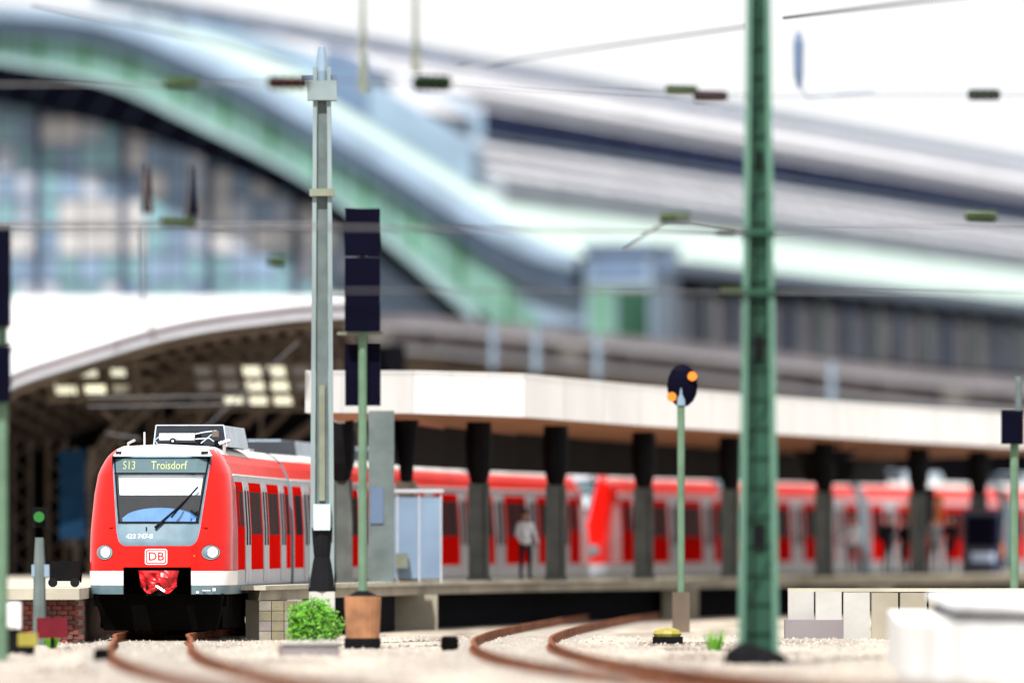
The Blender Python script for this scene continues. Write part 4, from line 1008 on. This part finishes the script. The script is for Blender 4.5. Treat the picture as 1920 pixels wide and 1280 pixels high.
# spandrel right of the arch and corner pier
GSp = curve([(880, 470), (900, 478), (950, 505), (1000, 520), (1095, 522), (1110, 522)])
def spf0(u): return z_of(1000, 640)
band('spandrel', spf0, lambda u: OUT2(u)-.45, u_of(900), u_of(1100), .6, 1.3, 'palezinc', 16)
band('painted_cornice_shade', lambda u: OUT2(u)-.62, lambda u: OUT2(u)-.2, u_of(905), u_of(1090), .2, .62, 'green', 14)  # dark strip set in as the shadow beneath the cornice
for px in (1003, 1020, 1045, 1070, 1092):
    a = u_of(px); MB().box8([HP(a-.05, .45, spf0(0)), HP(a+.05, .45, spf0(0)), HP(a+.05, .65, spf0(0)), HP(a-.05, .65, spf0(0)), HP(a-.05, .45, OUT2(a)-.6), HP(a+.05, .45, OUT2(a)-.6), HP(a+.05, .65, OUT2(a)-.6), HP(a-.05, .65, OUT2(a)-.6)]).build('spandrel_rib', 'bluegrey', hall)
a, b_ = u_of(1102), u_of(1228); zlo, zhi, zc_ = z_of(1160, 650), z_of(1160, 470), z_of(1160, 545)
def hbox(name, a, b_, l0, l1, z0, z1, m_): return MB().box8([HP(a, l0, z0), HP(b_, l0, z0), HP(b_, l1, z0), HP(a, l1, z0), HP(a, l0, z1), HP(b_, l0, z1), HP(b_, l1, z1), HP(a, l1, z1)]).build(name, m_, hall)
hbox('corner_pier', a, b_, -.5, 4, zlo, zhi, 'palezinc')
hbox('pier_cap', a-.1, b_+.1, -.8, 4.2, zhi, zhi+.32, 'bluegrey')
hbox('pier_top_panel', a+.3, b_-.3, -.56, -.5, zc_+.5, zhi-.3, 'bluegrey')
m_ = (a+b_)/2-.15
hbox('patina_panel', a+.25, m_-.08, -.58, -.5, zlo, zc_, 'teal'); hbox('patina_panel', m_+.08, b_-.12, -.58, -.5, zlo, zc_, 'green')
hbox('pier_band', a, b_, -.62, -.5, zc_+.02, zc_+.16, 'mastcore')
# long side wall with windows, eaves
ue = u_of(1232); LEN = 235.0
zE = z_of(1232, 512); zEt = z_of(1232, 486); zW0 = z_of(1232, 645)
hbox('eaves_gutter', ue-2.5, ue+.5, .5, LEN, zE+.02, zEt, 'bluegrey')
hbox('eaves_gutter_edge', ue+.5, ue+.62, .5, LEN, zE+.3, zEt+.06, 'palezinc')
hbox('side_wall', ue-1.2, ue-.6, 4, LEN, 0, zE, 'ribdark')  # near-black wall colour carries the shadow under the eaves
l = 4.2; wi = 0
while l < 190:
    w_ = 5.4
    hbox('window', ue-.6, ue-.52, l+.35, l+w_-.35, zW0, zE-.85, 'winL' if wi % 3 else 'winD')
    for k in range(4): hbox('window_bar', ue-.52, ue-.46, l+.35+k*1.55, l+.43+k*1.55, zW0, zE-.85, 'mullion' if k else 'palezinc')
    hbox('buttress', ue-.6, ue-.15, l-.25, l+.12, zW0, zE-.5, 'mastgrey' if wi % 2 else 'bluegrey')
    l += w_; wi += 1
# roof skins: base shell, upper shell with clerestory
def roofgrid(name, us, zf, l0s, l1, m_, nl=20):
    g = MB(); U = len(us)
    for k in range(nl+1):
        for u in us:
            lo = l0s(u) if callable(l0s) else l0s
            g.v.append(tuple(HP(u, lerp(lo, l1, k/nl), zf(u))))
    for k in range(nl):
        for j in range(U-1): q = k*U+j; g.f.append((q, q+1, q+U+1, q+U)); g.m.append(0)
    o = g.build(name, m_, hall); return o
usA = [UL+(ue-UL)*k/70 for k in range(71)]
def zbase(u): return min(OUT(u), 99) if u < u_of(1080) else max(zEt, OUT(min(u, u_of(1190))))
roofgrid('lower_roof_skin', usA, lambda u: max(zbase(u)-.04, zEt-.02), 1.9, LEN, 'mint')
uC = u_of(905)                               # lower edge of the upper shell
uCl = 17.7
def zup1(u): return OUT(u)+interp(u, [17.7, 23.6], [.12, 1.1])
usU = [uCl+(23.6-uCl)*k/24 for k in range(25)]
lo = 9.0
roofgrid('middle_roof_skin', usU, zup1, lo, LEN, 'roofwhite')
g = MB()
for k in range(24):
    a, b_ = usU[k], usU[k+1]; g.face([HP(a, lo, OUT(a)-.1), HP(b_, lo, OUT(b_)-.1), HP(b_, lo, zup1(b_)), HP(a, lo, zup1(a))])
g.build('roof_step_face', 'roofseam', hall)
hbox('roof_edge_trim', 23.6, 23.75, lo-.2, LEN, OUT(23.6)-.1, OUT(23.6)+1.2, 'roofseam')
usT = [UL+(uCl+.6-UL)*k/50 for k in range(51)]
def off2(u): return interp(abs(u), [6, 17.7], [.45, 1.75])
def zup2(u): return OUT(u)+off2(u)
lo2 = 23.0
roofgrid('upper_roof_skin', usT, zup2, lo2, LEN, 'roofwhite')
usT1 = [UL+(uCl-UL)*k/50 for k in range(51)]
roofgrid('front_roof_skin', usT1, lambda u: OUT(u)+min(1.15, off2(u)), 14.0, lo2+.5, 'roofwhite', 4)
g = MB()
for k in range(50):
    a, b_ = usT[k], usT[k+1]; g.face([HP(a, lo2, OUT(a)), HP(b_, lo2, OUT(b_)), HP(b_, lo2, zup2(b_)), HP(a, lo2, zup2(a))])
g.build('roof_step_face', 'palezinc', hall)
g = MB()
for k in range(50):
    a, b_ = usT[k], usT[k+1]; g.face([HP(a, 13.9, OUT(a)-.1), HP(b_, 13.9, OUT(b_)-.1), HP(b_, 13.9, OUT(b_)+min(1.15, off2(b_))), HP(a, 13.9, OUT(a)+min(1.15, off2(a)))])
g.build('roof_step_face', 'palezinc', hall)
for ua, ub_ in ((16.0, 17.4), (12.6, 12.9)):
    hbox('roof_walkway', ua, ub_, lo2+1, LEN-.5, min(zup2(ua), zup2(ub_))-.1, max(zup2(ua), zup2(ub_))+.06, 'roofseam')
for ua in (20.6, 22.2): hbox('snow_guard', ua, ua+.12, lo+1, LEN-.5, zup1(ua+.12)-.05, zup1(ua)+.25, 'roofseam')
l = lo2
while l < 228:
    hbox('clerestory_window', uCl+.45, uCl+.62, l+.15, l+5.85, OUT(uCl)+.25, zup2(uCl)-.1, 'blueglaz'); l += 6.0
hbox('clerestory_sill', uCl+.4, uCl+.8, lo2, LEN, OUT(uCl)+.10, OUT(uCl)+.25, 'palezinc')
# roof seams and ridge walkway
l = 12
while l < 228:
    g = MB()
    for k in range(0, 24, 2):
        a, b_ = usU[k], usU[k+2]; g.box8([HP(a, l, zup1(a)-.02), HP(b_, l, zup1(b_)-.02), HP(b_, l+.12, zup1(b_)-.02), HP(a, l+.12, zup1(a)-.02), HP(a, l, zup1(a)+.07), HP(b_, l, zup1(b_)+.07), HP(b_, l+.12, zup1(b_)+.07), HP(a, l+.12, zup1(a)+.07)])
    g.build('roof_seam', 'roofseam', hall); l += 4.5
ur = 5.2; l = 2
while l < 232:
    hbox('ridge_rail_panel', ur, ur+.3, l, l+6.2, zup2(ur)+.1, zup2(ur)+.85, 'bluegrey')
    hbox('ridge_rail_post', ur+.05, ur+.2, l+6.35, l+6.5, zup2(ur)-.9, zup2(ur)+.8, 'roofseam'); l += 6.9
# small roof hoods near the arch
def hood(u0, u1, l0, l1, h, m_):
    g = MB(); n = 8
    for k in range(n):
        a, b_ = lerp(u0, u1, k/n), lerp(u0, u1, (k+1)/n); za, zb_ = OUT(a), OUT(b_)
        g.box8([HP(a, l0, za), HP(b_, l0, zb_), HP(b_, l1, zb_), HP(a, l1, za), HP(a, l0, za+h), HP(b_, l0, zb_+h), HP(b_, l1, zb_+h), HP(a, l1, za+h)])
    g.build('roof_hood', m_, hall)
hood(17.4, 22.6, 7.0, 9.05, 1.9, 'palezinc'); hood(14.8, 17.0, 8.0, 12.0, 2.3, 'bluegrey')

# ---------------------------------------------------------------- lower vault over the tracks, left
sh = thing('track_shed', tuple(P(320, 1021, 238)), 'low vaulted track shed with white roof, skylights and dark steel trusses behind the train', 'building')
RX = [-160, -60, 40, 100, 200, 300, 400, 500, 560, 620, 700, 900]; RY = [790, 738, 692, 672, 641, 612, 592, 579, 572, 569, 568, 572]
def rim(px, dy=0, d=238): return P(px, smooth(px, RX, RY)+dy, d)
n = 48; g = MB()
for i in range(n):
    a, b_ = lerp(-160, 700, i/n), lerp(-160, 700, (i+1)/n)
    g.face([rim(a), rim(b_), P(b_, 558, 398), P(a, 558, 398)])
g.build('white_roof', 'whitecon', sh)
def rimband(name, dy0, dy1, d0, d1, m_, a0=-160, a1=700, n=44):
    g = MB()
    for i in range(n):
        a, b_ = lerp(a0, a1, i/n), lerp(a0, a1, (i+1)/n)
        A, B, C_, D = rim(a, dy0, d0), rim(b_, dy0, d0), rim(b_, dy1, d0), rim(a, dy1, d0)
        o = Vector((0, d1-d0, 0)); g.face([A, B, C_, D]); g.face([A+o, B+o, C_+o, D+o]); g.face([A, B, B+o, A+o]); g.face([D, C_, C_+o, D+o])
    return g.build(name, m_, sh)
rimband('rim_edge', 0, 19, 237.6, 239, 'mauve'); rimband('rim_lower_moulding', 19.5, 27, 237.3, 239.2, 'lgrey')
# coffered vault underside: panels with skylights, receding
def vault(px, s_, drop=0):
    """s_ in 0..1 from front to back"""
    d = lerp(239, 274, s_); base = P(px, smooth(px, RX, RY)+27, 239); return Vector((base.x+ (d-239)*-.0, d, base.z-drop-.015*(d-239)))
ncol = 20; nrow = 5
for i in range(ncol):
    for j in range(nrow):
        a, b_ = lerp(-60, 640, i/ncol)+3, lerp(-60, 640, (i+1)/ncol)-3; s0, s1 = j/nrow, (j+1)/nrow-.02
        q = [vault(a, s0), vault(b_, s0), vault(b_, s1), vault(a, s1)]
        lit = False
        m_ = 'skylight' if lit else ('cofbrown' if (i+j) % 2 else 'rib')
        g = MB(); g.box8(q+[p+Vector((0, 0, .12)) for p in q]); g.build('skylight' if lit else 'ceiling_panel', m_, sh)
g = MB()
for i in range(ncol+1):
    a = lerp(-60, 640, i/ncol); g.bar(vault(a, 0, .12), vault(a, 1, .12), .16)
for j in range(nrow+1):
    for i in range(ncol): g.bar(vault(lerp(-60, 640, i/ncol), j/nrow, .15), vault(lerp(-60, 640, (i+1)/ncol), j/nrow, .15), .18)
g.build('ceiling_grid', 'cofbrown', sh)
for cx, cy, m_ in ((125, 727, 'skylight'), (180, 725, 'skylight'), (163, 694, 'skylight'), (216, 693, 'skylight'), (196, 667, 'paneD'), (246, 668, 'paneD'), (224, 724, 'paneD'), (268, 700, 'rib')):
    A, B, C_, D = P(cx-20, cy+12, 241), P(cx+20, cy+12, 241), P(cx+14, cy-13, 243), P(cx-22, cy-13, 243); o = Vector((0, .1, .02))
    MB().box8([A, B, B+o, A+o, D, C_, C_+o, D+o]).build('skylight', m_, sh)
for cy, x0_ in ((680, 150), (710, 105), (741, 90)): MB().bar(P(x0_, cy+6, 240.6), P(290, cy+2, 240.6), .16).build('coffer_beam', 'cofbrown', sh)
for cx in (98, 152, 205, 258): MB().bar(P(cx+3, 748, 240.5), P(cx-8, smooth(cx-8, RX, RY)+30, 240.5), .16).build('coffer_beam', 'cofbrown', sh)
# lattice arch trusses
def lattice_arch(pts, d, depth, m_='rib', seg=14):
    xs = [p[0] for p in pts]; ys = [p[1] for p in pts]; g = MB(); prev = None
    for k in range(seg+1):
        px = lerp(xs[0], xs[-1], k/seg); a = P(px, smooth(px, xs, ys), d); b_ = P(px, smooth(px, xs, ys)+depth, d)
        if prev:
            g.bar(prev[0], a, .12); g.bar(prev[1], b_, .11); g.bar(prev[0], b_, .05); g.bar(prev[1], a, .05)
        g.bar(a, b_, .07); prev = (a, b_)
    return g.build('arch_truss', m_, sh)
lattice_arch([(130, 990), (160, 880), (230, 780), (330, 700), (450, 655), (600, 640)], 244, 34)
lattice_arch([(215, 880), (300, 800), (420, 725), (540, 690), (640, 680)], 251, 26)
lattice_arch([(560, 700), (640, 760), (700, 860)], 252, 30)
for a, b_, w_ in (((235, 880), (450, 722), .20), ((440, 800), (600, 700), .2), ((255, 750), (330, 860), .12), ((330, 760), (420, 860), .12), ((370, 700), (372, 800), .22), ((500, 860), (590, 790), .2), ((480, 830), (570, 740), .12), ((300, 700), (300, 850), .1), ((410, 790), (500, 690), .1)):
    g = MB(); g.bar(P(*a, 248), P(*b_, 248), w_); g.build('brace', 'cofbrown', sh)
for a, b_, cnt in (((165, 745), (470, 742), 0), ((165, 762), (470, 757), 0), ((200, 812), (262, 822), 0), ((300, 880), (560, 640), 0)):
    MB().bar(P(*a, 232), P(*b_, 232), .03).build('stay_wire', 'wire', sh)
for k in range(16):
    a = random.uniform(180, 560); y_ = random.uniform(700, 830); b_ = a+random.uniform(-70, 70); c_ = y_+random.uniform(-60, 60)
    MB().bar(P(a, y_, 240+k), P(b_, c_, 240+k), .05+random.random()*.05).build('brace', 'rib' if k % 2 else 'cofbrown', sh)
# glazed end with pale panes deep inside
for i in range(5):
    for j in range(3):
        if (i, j) in ((0, 0), (4, 0)): continue
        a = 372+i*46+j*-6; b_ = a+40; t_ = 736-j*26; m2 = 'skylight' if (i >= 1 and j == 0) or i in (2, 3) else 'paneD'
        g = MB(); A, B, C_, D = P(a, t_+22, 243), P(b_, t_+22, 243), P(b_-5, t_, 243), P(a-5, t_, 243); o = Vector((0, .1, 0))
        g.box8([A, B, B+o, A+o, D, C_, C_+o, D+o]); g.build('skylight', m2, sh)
for i in range(7): MB().bar(P(372+i*46, 762, 242.8), P(352+i*46, 672, 242.8), .14).build('glazing_bar', 'cofbrown', sh)
for j in range(4): MB().bar(P(330, 766-j*28, 242.7), P(600, 766-j*28, 242.7), .10).build('glazing_bar', 'cofbrown', sh)
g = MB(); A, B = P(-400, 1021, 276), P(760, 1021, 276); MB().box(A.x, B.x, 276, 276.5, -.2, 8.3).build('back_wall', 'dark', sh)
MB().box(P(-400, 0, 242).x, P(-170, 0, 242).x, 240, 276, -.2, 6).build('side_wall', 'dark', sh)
# lattice column and beams next to the train, poster
def lattice_col(px, d, w_, z0, z1, m_='rib'):
    g = MB(); x = (px-960)*d/FPX; g.bar((x-w_, d, z0), (x-w_, d, z1), .10); g.bar((x+w_, d, z0), (x+w_, d, z1), .10); z = z0; s_ = 1
    while z < z1-.4: g.bar((x-w_*s_, d, z), (x+w_*s_, d, z+.45), .05); z += .45; s_ = -s_
    return g.build('lattice_column', m_, sh)
lattice_col(156, 242, .22, -.2, 4.6); lattice_col(266, 254, .22, 3, 6.3); lattice_col(105, 247, .25, -.2, 4.9, 'cofbrown'); lattice_col(40, 247, .25, -.2, 4.9)
for px, lb in ((135, 'blue hanging poster in the dark shed left of the train'),):
    c = P(px, 930, 240); e = thing('blue_poster', tuple(c), lb, 'poster'); MB().box(c.x-.35, c.x+.38, 240, 240.06, c.z-1.2, c.z+1.3).build('panel', 'poster', e); MB().tube([(c.x, 240.03, c.z+1.3), (c.x, 240.03, c.z+3.5)], .02).build('hanger', 'black', e)
c = Vector(((122-960)*182/FPX, 182, .95)); e = thing('luggage_trolley', tuple(c), 'low black trolley in shade on the platform just left of the train', 'trolley')
MB().box(c.x-.32, c.x+.30, 181.8, 182.4, 1.08, 1.5).build('load_box', 'black', e); MB().tube([(c.x+.32, 182.2, 1.05), (c.x+.38, 182.2, 1.85)], .02, 6).build('handle', 'black', e)
for dx in (-.25, .22): MB().tube([(c.x+dx, 181.75, 1.05), (c.x+dx, 181.81, 1.05)], .10, 12).build('wheel', 'rubber', e)

# ---------------------------------------------------------------- grey concourse roof above the canopy, right
cc = thing('concourse_building', tuple(P(1300, 1021, 345)), 'long mauve grey concourse roof with dark openings above the platform canopy', 'building')
GX = [600, 760, 900, 1100, 1400, 1700, 2000, 2300]; GY0 = [592, 590, 602, 622, 655, 690, 716, 740]
def gd(px): return lerp(338, 385, (px-600)/1400)
def gp(px, dy, dd=0): return P(px, smooth(px, GX, GY0)+dy, gd(px)+dd)
def gband(name, dy0, dy1, dd, th, m_, a0=600, a1=2300, n=40):
    g = MB()
    for i in range(n):
        a, b_ = lerp(a0, a1, i/n), lerp(a0, a1, (i+1)/n); A, B, C_, D = gp(a, dy0, dd), gp(b_, dy0, dd), gp(b_, dy1, dd), gp(a, dy1, dd)
        o = Vector((0, th, 0)); g.box8([D, C_, C_+o, D+o, A, B, B+o, A+o])
    return g.build(name, m_, cc)
gband('roof_parapet', 0, 18, 0, 30, 'mauve'); gband('roof_cornice', 18.5, 26, -1, 6, 'lgrey'); gband('frieze', 26.5, 62, .6, 3, 'mauve'); gband('lower_moulding', 62.5, 70, -.6, 4, 'lgrey')
gband('sub_wall', 70.5, 118, 2.0, 3, 'cofbrown'); gband('void_wall', 118, 400, 2.4, 1, 'dark')
for k in range(11):
    a = 690+k*120; w_ = 34
    A, B = gp(a, 60, .2), gp(a+w_, 60, .2); g = MB(); C_, D = gp(a+w_+16, 26, .2), gp(a-6, 26, .2); o = Vector((0, .5, 0)); g.box8([A, B, B+o, A+o, D, C_, C_+o, D+o])
    g.build('roof_bracket', 'pale' if k % 3 == 0 else 'mauve', cc)
for a, b_ in ((1480, 1640), (1780, 1880), (820, 930)):
    A, B, C_, D = gp(a+30, 82, .9), gp(b_-20, 80, .9), gp(b_, 52, .9), gp(a, 66, .9); o = Vector((0, .5, 0)); MB().box8([A, B, B+o, A+o, D, C_, C_+o, D+o]).build('dark_opening', 'dark', cc)
for k, px in enumerate((925, 1005, 1120, 1560)):
    A, B = P(px, smooth(px, GX, GY0)+86, 330), P(px, smooth(px, GX, GY0)+4, 330); MB().tube([A, B], .13, 8).build('drain_pipe', 'palezinc', cc)
